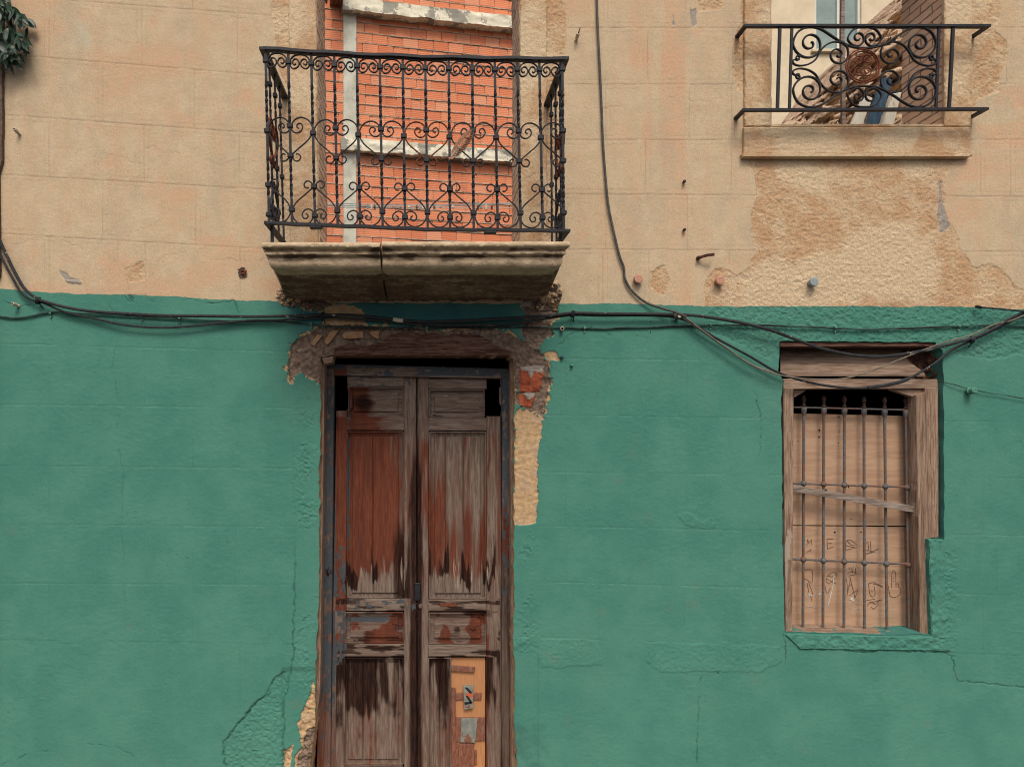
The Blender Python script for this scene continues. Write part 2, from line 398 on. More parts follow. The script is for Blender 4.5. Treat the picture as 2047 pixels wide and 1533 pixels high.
def wood_mat(name, vert=True, light=(.235, .185, .150), mid=(.115, .078, .058), attr=True):
    n = NT(name, .85, .08)
    st = (1, 1, .075) if vert else (.075, 1, 1)
    v = n.map(st); g1 = n.noise(95, 6, .7, vec=v, dist=.4); g2 = n.noise(22, 5, .65, vec=v, dist=1.0)
    c = n.mix(n.ramp(g1, .33, .67), mid, light)
    c = n.mix(n.math('MULTIPLY', n.ramp(g2, .5, .72), .55), c, (.10, .055, .038))
    if attr:
        r, d, b, p = n.attr('m1')
        gj = n.math('MULTIPLY', n.math('SUBTRACT', g2, .5), 1.1)
        gk = n.math('MULTIPLY', n.math('SUBTRACT', g1, .5), .8)
        red = n.mix(n.ramp(g1, .3, .7), (.095, .026, .014), (.180, .054, .028))
        red = n.mix(n.math('MULTIPLY', n.ramp(n.noise(5, 5, .65, vec=n.map((1.6, 1, .35), loc=(5, 0, 1))), .42, .68), .75), red, (.085, .028, .018))
        c = n.mix(n.math('MULTIPLY', n.ramp(n.math('ADD', r, gj), .10, .50), .75), c, n.mix(g1, (.085, .045, .035), (.185, .105, .082)))
        c = n.mix(n.math('MULTIPLY', n.ramp(n.math('ADD', n.math('ADD', r, gj), n.math('MULTIPLY', gk, .6)), .40, .62), .92), c, red)
        c = n.mix(n.math('MULTIPLY', n.ramp(n.math('ADD', n.math('ADD', d, gj), gk), .30, .80), .96), c, n.mix(n.ramp(g1, .4, .7), (.010, .005, .004), (.045, .018, .012)))
        c = n.mix(n.ramp(n.math('ADD', p, n.math('ADD', gj, gk)), .55, .75), c, (.34, .28, .22))
        fl = n.math('MULTIPLY', n.math('SUBTRACT', n.noise(26, 6, .7, vec=n.map((1, 1, .55) if vert else (.55, 1, 1))), .5), 1.5)
        bl = n.mix(n.noise(40, 4), (.045, .052, .060), (.085, .098, .108))
        bm = n.ramp(n.math('ADD', b, fl), .50, .54)
        c = n.mix(bm, c, bl)
    nb = n.bump(n.math('ADD', g1, n.math('MULTIPLY', g2, .5)), .75, .0035)
    return n.out(c, nb)
WV = wood_mat('weathered_wood_upright'); WH = wood_mat('weathered_wood_across', False)
WFV = wood_mat('window_wood_upright', True, (.36, .27, .20), (.17, .10, .065), True)
WFH = wood_mat('window_wood_across', False, (.38, .29, .22), (.18, .11, .075), True)
SLATM = wood_mat('grey_slat_wood', False, (.34, .29, .245), (.12, .09, .07), False)
LINT = wood_mat('rotten_lintel_wood', False, (.20, .115, .085), (.045, .018, .013), False)

def ply_mat():
    n = NT('plywood_sheet', .7, .25)
    g = n.noise(30, 5, .6, vec=n.map((.12, 1, 1)), dist=.8)
    g2 = n.noise(140, 3, .6, vec=n.map((.12, 1, 1)))
    c = n.mix(n.ramp(g, .3, .7), (.36, .225, .145), (.46, .305, .20))
    c = n.mix(n.math('MULTIPLY', n.ramp(g2, .55, .75), .35), c, (.25, .14, .085))
    c = n.mix(n.math('MULTIPLY', n.ramp(n.noise(2.2, 4, .6), .52, .7), .4), c, (.36, .25, .18))
    return n.out(c, n.bump(g2, .2, .001))
PLY = ply_mat()
def stone_mat():
    n = NT('balcony_stone', .95, .1); r, d, b, a = n.attr('m1')
    f1 = n.noise(120, 4, .7); f2 = n.noise(24, 6, .65, vec=n.map((.5, 1, 1))); f3 = n.noise(6, 5, .6, vec=n.map((1, 1, 2.2)))
    c = n.mix(n.ramp(f2, .3, .7), (.38, .285, .185), (.62, .49, .33))
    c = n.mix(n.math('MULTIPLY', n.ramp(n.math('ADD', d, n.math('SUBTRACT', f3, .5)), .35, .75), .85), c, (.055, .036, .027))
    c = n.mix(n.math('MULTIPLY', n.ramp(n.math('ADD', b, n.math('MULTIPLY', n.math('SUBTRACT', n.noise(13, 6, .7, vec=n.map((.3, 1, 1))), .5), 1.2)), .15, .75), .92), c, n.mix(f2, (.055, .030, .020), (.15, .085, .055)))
    c = n.mix(n.math('MULTIPLY', n.ramp(f1, .58, .72), .4), c, (.08, .055, .04))
    return n.out(c, n.bump(n.math('ADD', f2, n.math('MULTIPLY', f1, .6)), .9, .008))
STONE = stone_mat()
def reveal_mat():
    n = NT('brick_reveal', .93, .1)
    sp = n.t.nodes.new('ShaderNodeSeparateXYZ'); n.L(n.tc, sp.inputs[0])
    cb = n.t.nodes.new('ShaderNodeCombineXYZ'); n.L(sp.outputs[1], cb.inputs[0]); n.L(sp.outputs[2], cb.inputs[1])
    b = n.t.nodes.new('ShaderNodeTexBrick'); n.L(cb.outputs[0], b.inputs['Vector'])
    b.inputs['Scale'].default_value = 1; b.inputs['Brick Width'].default_value = .24; b.inputs['Row Height'].default_value = .058
    b.inputs['Mortar Size'].default_value = .006; b.inputs['Mortar Smooth'].default_value = .3
    b.inputs['Color1'].default_value = (.72, .47, .31, 1); b.inputs['Color2'].default_value = (.80, .60, .42, 1); b.inputs['Mortar'].default_value = (.26, .17, .11, 1)
    f = n.noise(18, 5, .65)
    c = n.mix(n.math('MULTIPLY', n.ramp(f, .45, .65), .55), b.outputs['Color'], (.66, .52, .36))
    inv = n.math('SUBTRACT', 1.0, b.outputs['Fac'])
    return n.out(c, n.bump(inv, .9, .012, n.bump(n.noise(60, 4), .5, .004)))
REVEAL = reveal_mat()
def brick_mat():
    n = NT('hollow_orange_brick', .85, .15); r, g, b, a = n.attr('m1')
    wv = n.t.nodes.new('ShaderNodeTexWave'); wv.wave_type = 'BANDS'; wv.bands_direction = 'Z'; n.L(n.tc, wv.inputs['Vector'])
    wv.inputs['Scale'].default_value = 11; wv.inputs['Distortion'].default_value = .3
    c = n.mix(r, (.64, .205, .100), (.76, .29, .15))
    c = n.mix(n.math('MULTIPLY', g, .42), c, (.74, .42, .27))
    c = n.mix(n.math('MULTIPLY', n.ramp(n.noise(5, 5, .6), .52, .72), .35), c, (.60, .34, .22))
    c = n.mix(n.math('MULTIPLY', wv.outputs['Fac'], .16), c, (.36, .09, .045))
    c = n.mix(n.math('MULTIPLY', n.ramp(n.noise(9, 6, .72, vec=n.map((1, 1, 1.4), loc=(1, 5, 2))), .58, .72), .42), c, (.62, .44, .33))
    c = n.mix(n.math('MULTIPLY', n.ramp(n.noise(3.3, 6, .7, vec=n.map((1, 1, .5), loc=(4, 5, 2))), .52, .72), .5), c, (.42, .15, .09))
    return n.out(c, n.bump(wv.outputs['Fac'], .35, .006))
BRICK = brick_mat()

# ------------------------------------------------------------------ ground
def sheet(name, x0, x1, y0, y1, z, mat):
    m = MB(); m.add([(x0, y0, z), (x1, y0, z), (x1, y1, z), (x0, y1, z)], [(0, 1, 2, 3)])
    o = m.build(name, mat, smooth=False); o['kind'] = 'structure'; return o
sheet('ground', -150, 150, -150, 150, -.16, ASPH)
sheet('road', -60, 60, -8, -1.3, -.15, ASPH)
m = MB(); m.box(-40, 40, -1.3, -0.03, -.149, 0.0, .01); m.build('pavement', PAVE, smooth=False)['kind'] = 'structure'

# ------------------------------------------------------------------ facade masks (photo pixel space on the wall plane)
GREENLINE = ([-900, 0, 60, 150, 300, 420, 570, 640, 1110, 1300, 1420, 1650, 1900, 2047, 3000], [578, 578, 582, 588, 590, 598, 603, 605, 608, 608, 612, 612, 613, 618, 618])
JX = [-600, 0, 520, 1130, 2047, 2700]
JOINTS = [[-170, -125, -82, -56, -57, -57], [-60, -10, 30, 56, 55, 55], [60, 108, 150, 169, 167, 167], [190, 229, 267, 280, 279, 279], [320, 349, 378, 388, 393, 393], [440, 467, 497, 498, 503, 503]]
GJX = [-600, 0, 580, 1090, 2047, 2700]
GJOINTS = [[680, 686, 703, 716, 727, 730], [800, 808, 815, 829, 843, 848], [925, 930, 936, 943, 955, 960], [1042, 1047, 1052, 1051, 1070, 1075], [1162, 1165, 1168, 1162, 1190, 1195], [1272, 1278, 1287, 1273, 1310, 1315]]
VJ_L = {0: [98, 385], 1: [98, 283, 474], 2: [12, 205, 388], 3: [98, 288, 478], 4: [205, 391], 5: [98, 291, 480]}
VJ_R = {0: [1215, 1380, 1990], 1: [1295, 1465, 2012], 2: [1211, 1378, 1462], 3: [1290, 1462, 1960, 2020], 4: [1211, 1374], 5: [1205, 1297, 1458]}
GV = {0: [98, 288, 475, 1130, 1208, 1374], 1: [195, 385, 1290, 1458], 2: [98, 245, 570, 1130, 1372, 1965], 3: [195, 470, 1132, 1458, 1992], 4: [98, 385, 1197, 1368, 1534, 1965], 5: [195, 480, 1285, 1992]}
CRACKS = [
 [(290,297),(310,295),(330,308),(350,302),(380,315),(400,307),(420,320),(445,333),(475,318),(525,325)],
 [(205,308),(235,312),(265,325),(290,334)], [(212,70),(226,72),(236,82),(276,90)],
 [(228,440),(238,480),(233,500),(236,520),(222,530),(215,560),(218,592)], [(218,600),(228,640),(246,662),(240,680),(225,700),(225,740),(238,800),(235,870),(245,940),(243,1060),(250,1200)],
 [(293,540),(330,512),(360,505),(400,500),(412,499)], [(420,520),(440,520),(480,518),(500,525),(520,522),(535,515)],
 [(255,588),(290,592),(310,605),(350,600),(390,600),(420,606),(450,607),(465,600),(480,625)], [(250,585),(262,605),(255,540)],
 [(1495,755),(1510,790),(1516,825),(1523,860),(1519,920),(1522,950)],
 [(0,1527),(60,1508),(120,1490),(200,1490),(255,1500),(280,1528)],
 [(1905,1310),(1911,1360),(1960,1365),(2000,1368),(2050,1374)], [(1566,1265),(1571,1290),(1569,1325)],
 [(1597,1268),(1595,1290),(1606,1296),(1700,1300),(1800,1301),(1880,1304),(1910,1312)],
 [(565,1345),(545,1357),(537,1385),(507,1405),(490,1430),(470,1452),(450,1482),(444,1508),(455,1540)],
 [(582,840),(585,960),(590,1060),(588,1180),(586,1250),(588,1290),(583,1330),(573,1370),(567,1420),(565,1540)],
 [(1150,215),(1180,218),(1205,215),(1240,212)], [(1335,198),(1355,193),(1380,200),(1405,202),(1450,193)],
 [(1220,670),(1180,655),(1140,668),(1120,690)], [(1395,1365),(1400,1355),(1420,1345),(1440,1343)], [(1392,1370),(1396,1400),(1394,1540)],
 [(20,495),(60,478),(100,472),(140,485),(165,500)], [(1395,790),(1405,795),(1410,806)],
 [(640,610),(600,600),(560,625)], [(10,603),(30,610),(75,612)],
]
P_ROUGH = [
 [(1487,312),(1505,345),(1512,390),(1500,430),(1502,460),(1510,505),(1495,537),(1472,550),(1455,540),(1428,536),(1412,556),(1408,590),(1412,660),(1540,720),(1570,700),(1880,700),(1980,720),(2100,700),(2100,585),(2047,583),(2025,565),(2000,535),(1980,530),(1950,535),(1925,505),(1912,470),(1900,450),(1885,440),(1886,400),(1892,350),(1905,325),(1941,312)],
 [(1944,-30),(1998,-20),(2000,40),(1990,58),(2012,85),(2015,120),(2000,150),(2002,182),(1975,192),(1955,200),(1944,235)],
 [(1492,-30),(1480,10),(1483,45),(1470,75),(1465,130),(1470,175),(1492,195)],
 [(545,-30),(541,30),(548,70),(556,110),(560,150),(580,180),(580,-30)],
 [(1090,-30),(1130,10),(1134,60),(1126,110),(1128,200),(1122,300),(1128,400),(1122,480),(1090,490)],
 [(560,200),(560,480),(580,480),(580,200)],
 [(1300,545),(1330,530),(1340,560),(1325,590),(1300,575)], [(245,535),(285,525),(290,560),(260,565)], [(1395,-10),(1450,-10),(1445,20),(1400,22)],
]
P_MORT = [
 [(577,696),(596,682),(624,659),(645,652),(690,648),(797,655),(840,659),(925,660),(965,655),(1020,664),(1058,690),(1082,705),(1094,730),(1097,760),(1093,790),(1087,835),(1055,821),(1030,812),(1028,716),(1028,722),(1018,722),(668,722),(648,722),(648,768),(618,754),(600,745),(580,762),(578,730)],
 [(1050,602),(1108,606),(1112,625),(1100,650),(1108,668),(1090,672),(1075,700),(1040,668),(1045,640)],
 [(560,603),(575,590),(600,590),(630,598),(665,608),(640,618),(600,612)],
]
P_MORT.append([(606,1478),(618,1462),(634,1455),(640,1500),(640,1545),(596,1545),(598,1510),(610,1500)])
P_OCH = [
 [(1029,814),(1055,819),(1083,832),(1086,852),(1081,880),(1074,905),(1075,1000),(1072,1048),(1026,1048)],
 [(625,1363),(614,1395),(607,1415),(592,1445),(598,1476),(604,1492),(590,1512),(590,1545),(640,1545),(634,1467),(632,1382)],
 [(565,1500),(589,1485),(584,1510),(576,1545),(562,1545)],
 [(964,657),(1010,664),(1035,678),(1058,690),(1035,692),(1015,686),(985,670)],
 [(650,614),(690,606),(724,620),(732,648),(690,655),(648,650)],
 [(1062,700),(1080,704),(1085,724),(1072,722)], [(1090,706),(1110,702),(1114,718),(1094,720)], [(918,655),(940,655),(936,664),(916,664)],
]
P_BRICK = [[(1039,735),(1088,742),(1078,782),(1041,784)], [(1037,787),(1070,790),(1063,815),(1038,812)]]
P_CEM = [[(1876,362),(1886,358),(1884,400),(1890,420),(1898,452),(1883,466),(1874,440),(1878,400)], [(118,538),(135,548),(140,556),(160,560),(162,566),(135,565),(120,552)], [(1380,20),(1391,18),(1392,50),(1384,56)], [(1345,25),(1350,40),(1349,52),(1343,50)],
         [(1042,733),(1088,732),(1082,745),(1068,742),(1062,755),(1055,742),(1042,740)], [(1040,786),(1070,786),(1066,792),(1056,800),(1050,790)], [(1046,603),(1060,603),(1060,612),(1045,612)]]
P_PALE = [[(1570,330),(1580,345),(1565,350)], [(1600,340),(1640,345),(1650,375),(1620,380),(1595,365)], [(1815,325),(1840,330),(1830,340)], [(575,0),(598,0),(600,70),(585,95),(575,60)], [(150,40),(180,45),(175,90),(155,85)], [(1530,530),(1860,470),(1850,600),(1500,605)], [(1650,520),(1700,470),(1830,440),(1840,560),(1700,600)],
          [(1500,290),(1515,320),(1512,370),(1500,380)]]
P_BLUE = [[(720,612),(770,602),(1010,604),(1050,640),(1000,655),(790,655),(740,640)], [(560,606),(640,606),(650,640),(600,650)]]
P_DIRT = [[(760,1440),(1100,1440),(1100,1560),(760,1560)]]
P_STEP = [  # thicker green render coats beside openings (relief only)
 [(1080,1275),(1200,1278),(1205,1330),(1080,1336)], [(1288,1280),(1560,1290),(1562,1320),(1520,1345),(1400,1342),(1320,1345),(1292,1320)],
 [(1355,1030),(1372,1024),(1405,1040),(1420,1028),(1433,1045),(1428,1060),(1410,1060),(1370,1050)]]

def wallmasks(px, py, height=False):
    n1 = (fbm(px / 26, py / 26, 5, 1) - .5) * 2; n2 = (fbm(px / 7, py / 7, 3, 2) - .5) * 2
    def M(polys, amp=7, soft=9, ampf=2.5):
        m = np.zeros(px.shape)
        for p in polys:
            d = sdf(px, py, p, 40) + n1 * amp + n2 * ampf
            m = np.maximum(m, np.clip(.5 + d / (2 * soft), 0, 1))
        return m
    gl = np.interp(px, *GREENLINE)
    green = np.clip(.5 + (py - gl + n1 * 2.5 + n2 * 1.2) / 8, 0, 1)
    green *= np.where((px > 563) & (px < 640) & (py < 620), np.clip((py - 590 + n1 * 18) / 10, 0, 1), 1)
    rough = M(P_ROUGH, 5, 6); mort = M(P_MORT, 8, 4, 5); och = M(P_OCH, 5, 4, 4)
    ringn = fbm(px / 9 + 7, py / 9, 4, 91, .6)
    for p in P_MORT:
        d_ = sdf(px, py, p, 40) + n1 * 8 + n2 * 5
        och = np.maximum(och, np.clip(.5 + (d_ + 12 * (ringn - .42) * 2.2 ) / 6, 0, 1) * (ringn > .46) * (d_ < 3)); brick = M(P_BRICK, 2, 3, 1.5); cem = M(P_CEM, 3, 4, 2)
    brick = brick; pale = M(P_PALE, 14, 26); blue = M(P_BLUE, 18, 30); dirt = M(P_DIRT, 40, 60) * .8
    pink = fbm(px / 130 + 3, py / 70, 5, 9)
    streak = fbm(px / 38, py / 330, 4, 12)
    wr = sstep(1180, 1290, px) * (1 - sstep(1470, 1510, px))
    pink = sstep(.40, .68, pink) * .66 * (1 - wr) + (sstep(.36, .62, streak) * .38 + pink * .55) * wr
    joint = np.zeros(px.shape); marg = np.zeros(px.shape)
    wob = n1 * .8
    def joints(XS, rows, vl, z0, z1, off=9, w=1.15):
        nonlocal joint, marg
        L = [np.interp(px, XS, r) for r in rows]
        ok = (py > z0) & (py < z1)
        for l in L:
            joint = np.maximum(joint, np.where(ok, np.exp(-((py - l + wob) / w) ** 2), 0))
            for o in (-off, off):
                marg = np.maximum(marg, np.where(ok, np.exp(-((py - l - o + wob) / .9) ** 2), 0))
        for k in range(len(rows)):
            lo = L[k]; hi = L[k + 1] if k + 1 < len(L) else lo + 116
            inside = ok & (py > lo) & (py < hi)
            for x in vl.get(k, []):
                joint = np.maximum(joint, np.where(inside, np.exp(-((px - x + wob) / 1.0) ** 2) * .6, 0))
                for o in (-off, off):
                    marg = np.maximum(marg, np.where(inside & (py > lo + off) & (py < hi - off), np.exp(-((px - x - o + wob) / .8) ** 2), 0))
    vup = {k: VJ_L.get(k, []) + VJ_R.get(k, []) for k in range(6)}
    glm = gl - 1
    joints(JX, JOINTS, vup, -500, 2000); up = py < glm
    joint = np.where(up, joint, 0); marg = np.where(up, marg, 0)
    ju, mu = joint, marg; joint = np.zeros(px.shape); marg = np.zeros(px.shape)
    joints(GJX, GJOINTS, GV, 600, 1560)
    low = (py > gl + 20) & (np.abs(px - 835) > 245); fade = sstep(.28, .5, fbm(px / 60, py / 60, 2, 44))
    low2 = low & ~((py > 1262) & (px > 1205) & (px < 1290)) & ~((py < 735) & (px > 1400))
    joint = np.where(low2, joint * .75 * (.25 + .75 * fade), 0); marg = np.where(low2, marg * .18 * fade, 0)
    brk = sstep(.3, .55, fbm(px / 30, py / 30, 3, 31))
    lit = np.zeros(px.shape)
    for r_ in GJOINTS[:-1]: lit = np.maximum(lit, np.exp(-((py - np.interp(px, GJX, r_) - 1.7 + wob) / 1.0) ** 2))  # lit lower lip of each groove, painted as a lighter line
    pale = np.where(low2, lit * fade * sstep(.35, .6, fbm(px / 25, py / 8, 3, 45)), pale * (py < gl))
    J = np.maximum(ju, joint); Mg = np.maximum(mu * .62, marg) * brk
    nob = (1 - sstep(.4, .6, rough)) * (1 - sstep(.4, .6, mort)) * (1 - sstep(.4, .6, och))
    J = J * nob; Mg = Mg * nob
    crack = np.zeros(px.shape)
    wx = px + (fbm(px / 16, py / 16, 4, 71, .6) - .5) * 14; wy = py + (fbm(px / 16, py / 16, 4, 72, .6) - .5) * 14
    for i, c in enumerate(CRACKS):
        w = (.8 if i not in (14, 15) else 1.5) * (.6 + fbm(px / 24, py / 24, 3, 73) * .9)
        d = linedist(wx, wy, c); crack = np.maximum(crack, np.exp(-(d / w) ** 2) * (1 if i in (14, 13, 12, 11) else .12 + .7 * sstep(1060, 1160, py) if i == 15 else (.45 if i == 4 else 1) * sstep(.30, .56, fbm(px / 30, py / 30, 3, 80 + i)) * .8))
    # broken edges get a dark line too
    pits = sstep(.84, .93, fbm(px / 6.3 + n1, py / 3.9 + n2, 2, 55, .3)) * sstep(.5, .68, fbm(px / 90, py / 90, 3, 56)) * (py > gl)
    crack = np.maximum(crack, pits * .35) * (1 - sstep(.4, .6, mort) * .6)
    joint = np.clip(J + Mg * .6, 0, 1)
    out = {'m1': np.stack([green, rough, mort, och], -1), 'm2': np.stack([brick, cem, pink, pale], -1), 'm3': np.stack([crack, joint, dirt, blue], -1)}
    if not height: return out
    # relief in metres, + = towards the street
    h = (fbm(px / 220, py / 220, 3, 60) - .5) * .008 + (fbm(px / 22, py / 22, 4, 61) - .5) * (.0010 + .0004 * (py > gl))
    c = lambda m: sstep(.42, .58, m)
    rr = c(rough)
    # rough band around door jambs of the green paint
    jamb = np.clip(1 - np.abs(px - 612) / 34, 0, 1) * sstep(760, 840, py) + np.clip(1 - np.abs(px - 1052) / 34, 0, 1) * sstep(1040, 1080, py) * (1 - sstep(1290, 1320, py))
    wj = np.clip(1 - np.abs(px - 1888) / 34, 0, 1) * sstep(1085, 1110, py) * (1 - sstep(1290, 1320, py))
    lo = sstep(.45, .6, fbm(px / 40, py / 55, 3, 66))
    rr2 = np.clip(rr + jamb * lo * 1.3 + wj * 1.4, 0, 1.5)
    nf = fbm(px / 5.5, py / 4.6, 3, 62, .7) - .5
    h = h + rr2 * (nf * .0095 + (fbm(px / 26, py / 20, 3, 63) - .5) * .0035) * (1 + .5 * (py > gl)) - rr * .004
    h = h + (1 - np.clip(rr2, 0, 1)) * (nf * .0018 + (fbm(px / 11, py / 5, 3, 68) - .5) * .0022 * sstep(.4, .7, fbm(px / 70, py / 70, 2, 69)) * (py > 600))
    bare = np.maximum(c(mort), c(och))
    h = h - c(mort) * (.020 + (fbm(px / 12, py / 10, 4, 64, .6) - .5) * -.030) - c(och) * (1 - c(mort)) * (.009 + (fbm(px / 14, py / 7, 4, 65, .6) - .5) * .009)
    h = h + c(och) * sstep(1340, 1380, py) * (px < 700) * (fbm(px / 12, py / 10, 4, 67, .6) - .5) * .035
    h = h + c(brick) * .010 + c(cem) * (.006) - c(cem) * (py < 560) * .010
    h = h - J * .0014 - Mg * .001 - crack * (.002 + .004 * (py > gl))
    for p in P_STEP: h = h + sstep(-1, 2, sdf(px, py, p, 10) + n1 * 5) * (.003 + nf * .004)
    h = h - (1 - sstep(1075, 1078, px + n1 * 2)) * (px > 1000) * sstep(1280, 1300, py + n1 * 8) * .007 - sstep(560, 566, px) * (1 - sstep(640, 650, px)) * sstep(1330, 1345, py) * .010
    # diagonal patch at lower left of door
    dpoly = [(565,1345),(545,1357),(537,1385),(507,1405),(490,1430),(470,1452),(450,1482),(444,1508),(455,1560),(566,1560),(567,1420),(573,1370)]
    h = h - sstep(-1, 2, sdf(px, py, dpoly, 10) + n1 * 2) * (.007 - nf * .012)
    return out, h

DOOR = [(641,714),(668,710),(720,709),(1018,709),(1021,715),(1028,716),(1028,800),(1027,1048),(1027,1300),(1029,1450),(1034,1533),(1036,1573),(617,1573),(620,1533),(629,1467),(630,1380),(636,1200),(639,1000),(641,800)]
LWIN = [(1559,681),(1620,682),(1870,684),(1874,692),(1884,700),(1886,760),(1887,1078),(1858,1079),(1857,1130),(1862,1200),(1866,1268),(1720,1267),(1568,1263),(1565,1100),(1563,900),(1562,790),(1566,762),(1557,742)]
UWIN = [(1542,-150),(1888,-150),(1888,253),(1542,253)]
BDOOR = [(632,-150),(1038,-150),(1038,536),(640,536)]
DOORR = rough_poly(DOOR, 2.0, 7, 3); LWINR = rough_poly(LWIN, 1.2, 8, 4); UWINR = rough_poly(UWIN, .8, 12, 5); BDOORR = rough_poly(BDOOR, 1.0, 10, 6)
OPEN = [DOORR, LWINR, UWINR, BDOORR]

house = thing('house', 'old derelict house front, upper storey of bare tan plaster and lower storey painted sea green', 'house', (0, 0, 0))

def build_wall():
    st = 1.55
    X = np.r_[np.arange(-14, -13), np.arange(-12, 2062, st), np.arange(2070, 2760, 13)]
    Y = np.r_[np.arange(-330, -12, 13), np.arange(-8, 1548, st), np.arange(1550, 1574, 5.0), 1573.0]
    xx, yy = np.meshgrid(X, Y); a, b = len(X), len(Y)
    px = xx.ravel().copy(); py = yy.ravel().copy()
    xc = (xx[:-1, :-1] + xx[1:, 1:]).ravel() / 2; yc = (yy[:-1, :-1] + yy[1:, 1:]).ravel() / 2
    keep = np.ones(xc.shape, bool); nearopen = np.full(px.shape, -40.0)
    for p in OPEN:
        d, qx, qy = sdf(px, py, p, 6, True); near = np.abs(d) < .8
        px[near] = qx[near]; py[near] = qy[near]
        keep &= ~(sdf(xc, yc, p, 6) > 0)
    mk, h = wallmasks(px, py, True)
    I = np.arange(a * b).reshape(b, a)
    q = np.stack([I[:-1, :-1].ravel(), I[1:, :-1].ravel(), I[1:, 1:].ravel(), I[:-1, 1:].ravel()], -1)[keep]
    co = np.stack([(px - VX) / S, -h, CZ + (VY - py) / S], -1)
    used = np.zeros(len(co), bool); used[q.ravel()] = True; remap = np.cumsum(used) - 1
    co = co[used]; q = remap[q]
    me = bpy.data.meshes.new('wall'); nv, nf = len(co), len(q)
    me.vertices.add(nv); me.vertices.foreach_set('co', co.astype(np.float32).ravel())
    me.loops.add(nf * 4); me.loops.foreach_set('vertex_index', q.astype(np.int32).ravel())
    me.polygons.add(nf); me.polygons.foreach_set('loop_start', np.arange(0, nf * 4, 4, dtype=np.int32))
    me.polygons.foreach_set('use_smooth', np.ones(nf, bool))
    me.update(calc_edges=True)
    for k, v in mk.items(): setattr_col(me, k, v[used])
    me.materials.append(WALL)
    o = bpy.data.objects.new('wall', me); COL.objects.link(o); o.parent = house
    return o
build_wall()

# reveals: rings going back from the opening outlines
def reveal(poly, depth, mat, name='opening_reveal', mask=None, skip_bottom=False, y0=-.002, amp=.004):
    m = MB(); n = len(poly); ks = max(3, int(depth / .02)); V = []
    for j in range(ks + 1):
        y = y0 + (depth - y0) * j / ks
        for p in poly:
            w = W(p[0], p[1], 0)
            a = (float(vn(np.array([w[0] * 30 + w[2] * 30]), np.array([y * 30]), 8)[0]) - .5) * 2 * amp * (1 if j else 0)
            V.append((w[0] + a, y, w[2] + a))
    f = [(j * n + i, (j + 1) * n + i, (j + 1) * n + (i + 1) % n, j * n + (i + 1) % n) for j in range(ks) for i in range(n)]
    m.add(V, f); return m.build(name, mat, house, mask=mask)
def const_mask(m1=(0, 0, 0, 0), m2=(0, 0, .4, 0), m3=(0, 0, 0, 0)):
    def fn(px, py):
        return {k: np.tile(np.array(v, float), (len(px), 1)) for k, v in (('m1', m1), ('m2', m2), ('m3', m3))}
    return fn
reveal(BDOORR, .40, REVEAL); reveal(UWINR, .44, REVEAL)
reveal(LWINR, .26, WALL, mask=const_mask((1, .6, 0, 0), m3=(0, 0, .3, .35)))
reveal(DOORR, .26, WALL, mask=const_mask((0, .7, .3, .6)))
# inner face of the facade, the dark ground floor room and the floor above it
m = MB()
def rect(m, a, b, c, d, y0, y1): m.box(W(a, 0)[0], W(b, 0)[0], y0, y1, W(0, d)[2], W(0, c)[2])
for (a, b, c, d) in ((10, 624, -328, 540), (1046, 1534, -328, 540), (1896, 2745, -328, 540), (626, 1044, -328, -160), (1536, 1894, -328, -160), (1536, 1894, 262, 538)):
    rect(m, a, b, c, d, .05 if c != -1 else 0, .398)
m.build('inner_wall', REVEAL, house, smooth=False)
m = MB(); xl, xr = W(10, 0)[0], W(2760, 0)[0]
m.box(xl, xr, .44, 4.2, 3.30, 3.46); m.box(xl, xl + .2, .3, 4.2, 0, 3.30); m.box(xr - .2, xr, .3, 4.2, 0, 3.30); m.box(xl, xr, 4.2, 4.4, 0, 3.46); m.box(xl, xr, .3, 4.2, -.12, -.02)
for (a, b, c, d) in ((10, 617, 536, 1573), (1036, 1557, 536, 1573), (1888, 2760, 536, 1573), (617, 1036, 536, 700), (1557, 1888, 536, 675), (1557, 1888, 1270, 1573)):
    rect(m, a, b, c, d, .27, .44)
m.build('ground_floor_room', DARK, house, smooth=False)

# surrounds of the two upper openings, apron and its moulding
def surround_mask(px, py):
    z = np.zeros(px.shape); o = np.ones(px.shape)
    pale = M_pale(px, py)
    return {'m1': np.stack([z, o, z, z], -1), 'm2': np.stack([z, z, z + .3, pale], -1), 'm3': np.stack([z, z, z, z], -1)}
def M_pale(px, py):
    m = sstep(.4, .65, fbm(px / 60, py / 80, 4, 77)) * .6
    for p in P_PALE[3:4]: m = np.maximum(m, np.clip(.5 + sdf(px, py, p, 30) / 20, 0, 1))
    return m
for q in ([(575,-200),(630,-200),(637,536),(581,536)], [(1040,-200),(1093,-200),(1093,536),(1040,536)]):
    MB().slab(q, -.022, .03, .008, .006, .004, (55, 55), 3, .003).build('opening_surround', WALL, house, mask=surround_mask)
for q in ([(1490,-200),(1541,-200),(1541,253),(1489,253)], [(1889,-200),(1944,-200),(1944,253),(1889,253)]):
    MB().slab(q, -.022, .03, .008, .006, .005, (60, 60), 4, .003).build('opening_surround', WALL, house, mask=surround_mask)
MB().slab([(1488,254),(1942,254),(1940,308),(1487,308)], -.03, .04, .007, .006, .004, (25, 90), 6, .002).build('window_apron', WALL, house, mask=surround_mask)
MB().slab([(1484,307),(1944,307),(1938,314),(1486,314)], -.042, .05, .007, .006, .002, (25, 90), 7).build('apron_moulding', WALL, house, mask=surround_mask)
MB().slab([(1542,248),(1889,248),(1889,254),(1542,254)], -.012, .46, .012, .004, .003, (50, 50), 5).build('window_sill', WALL, house, mask=surround_mask)

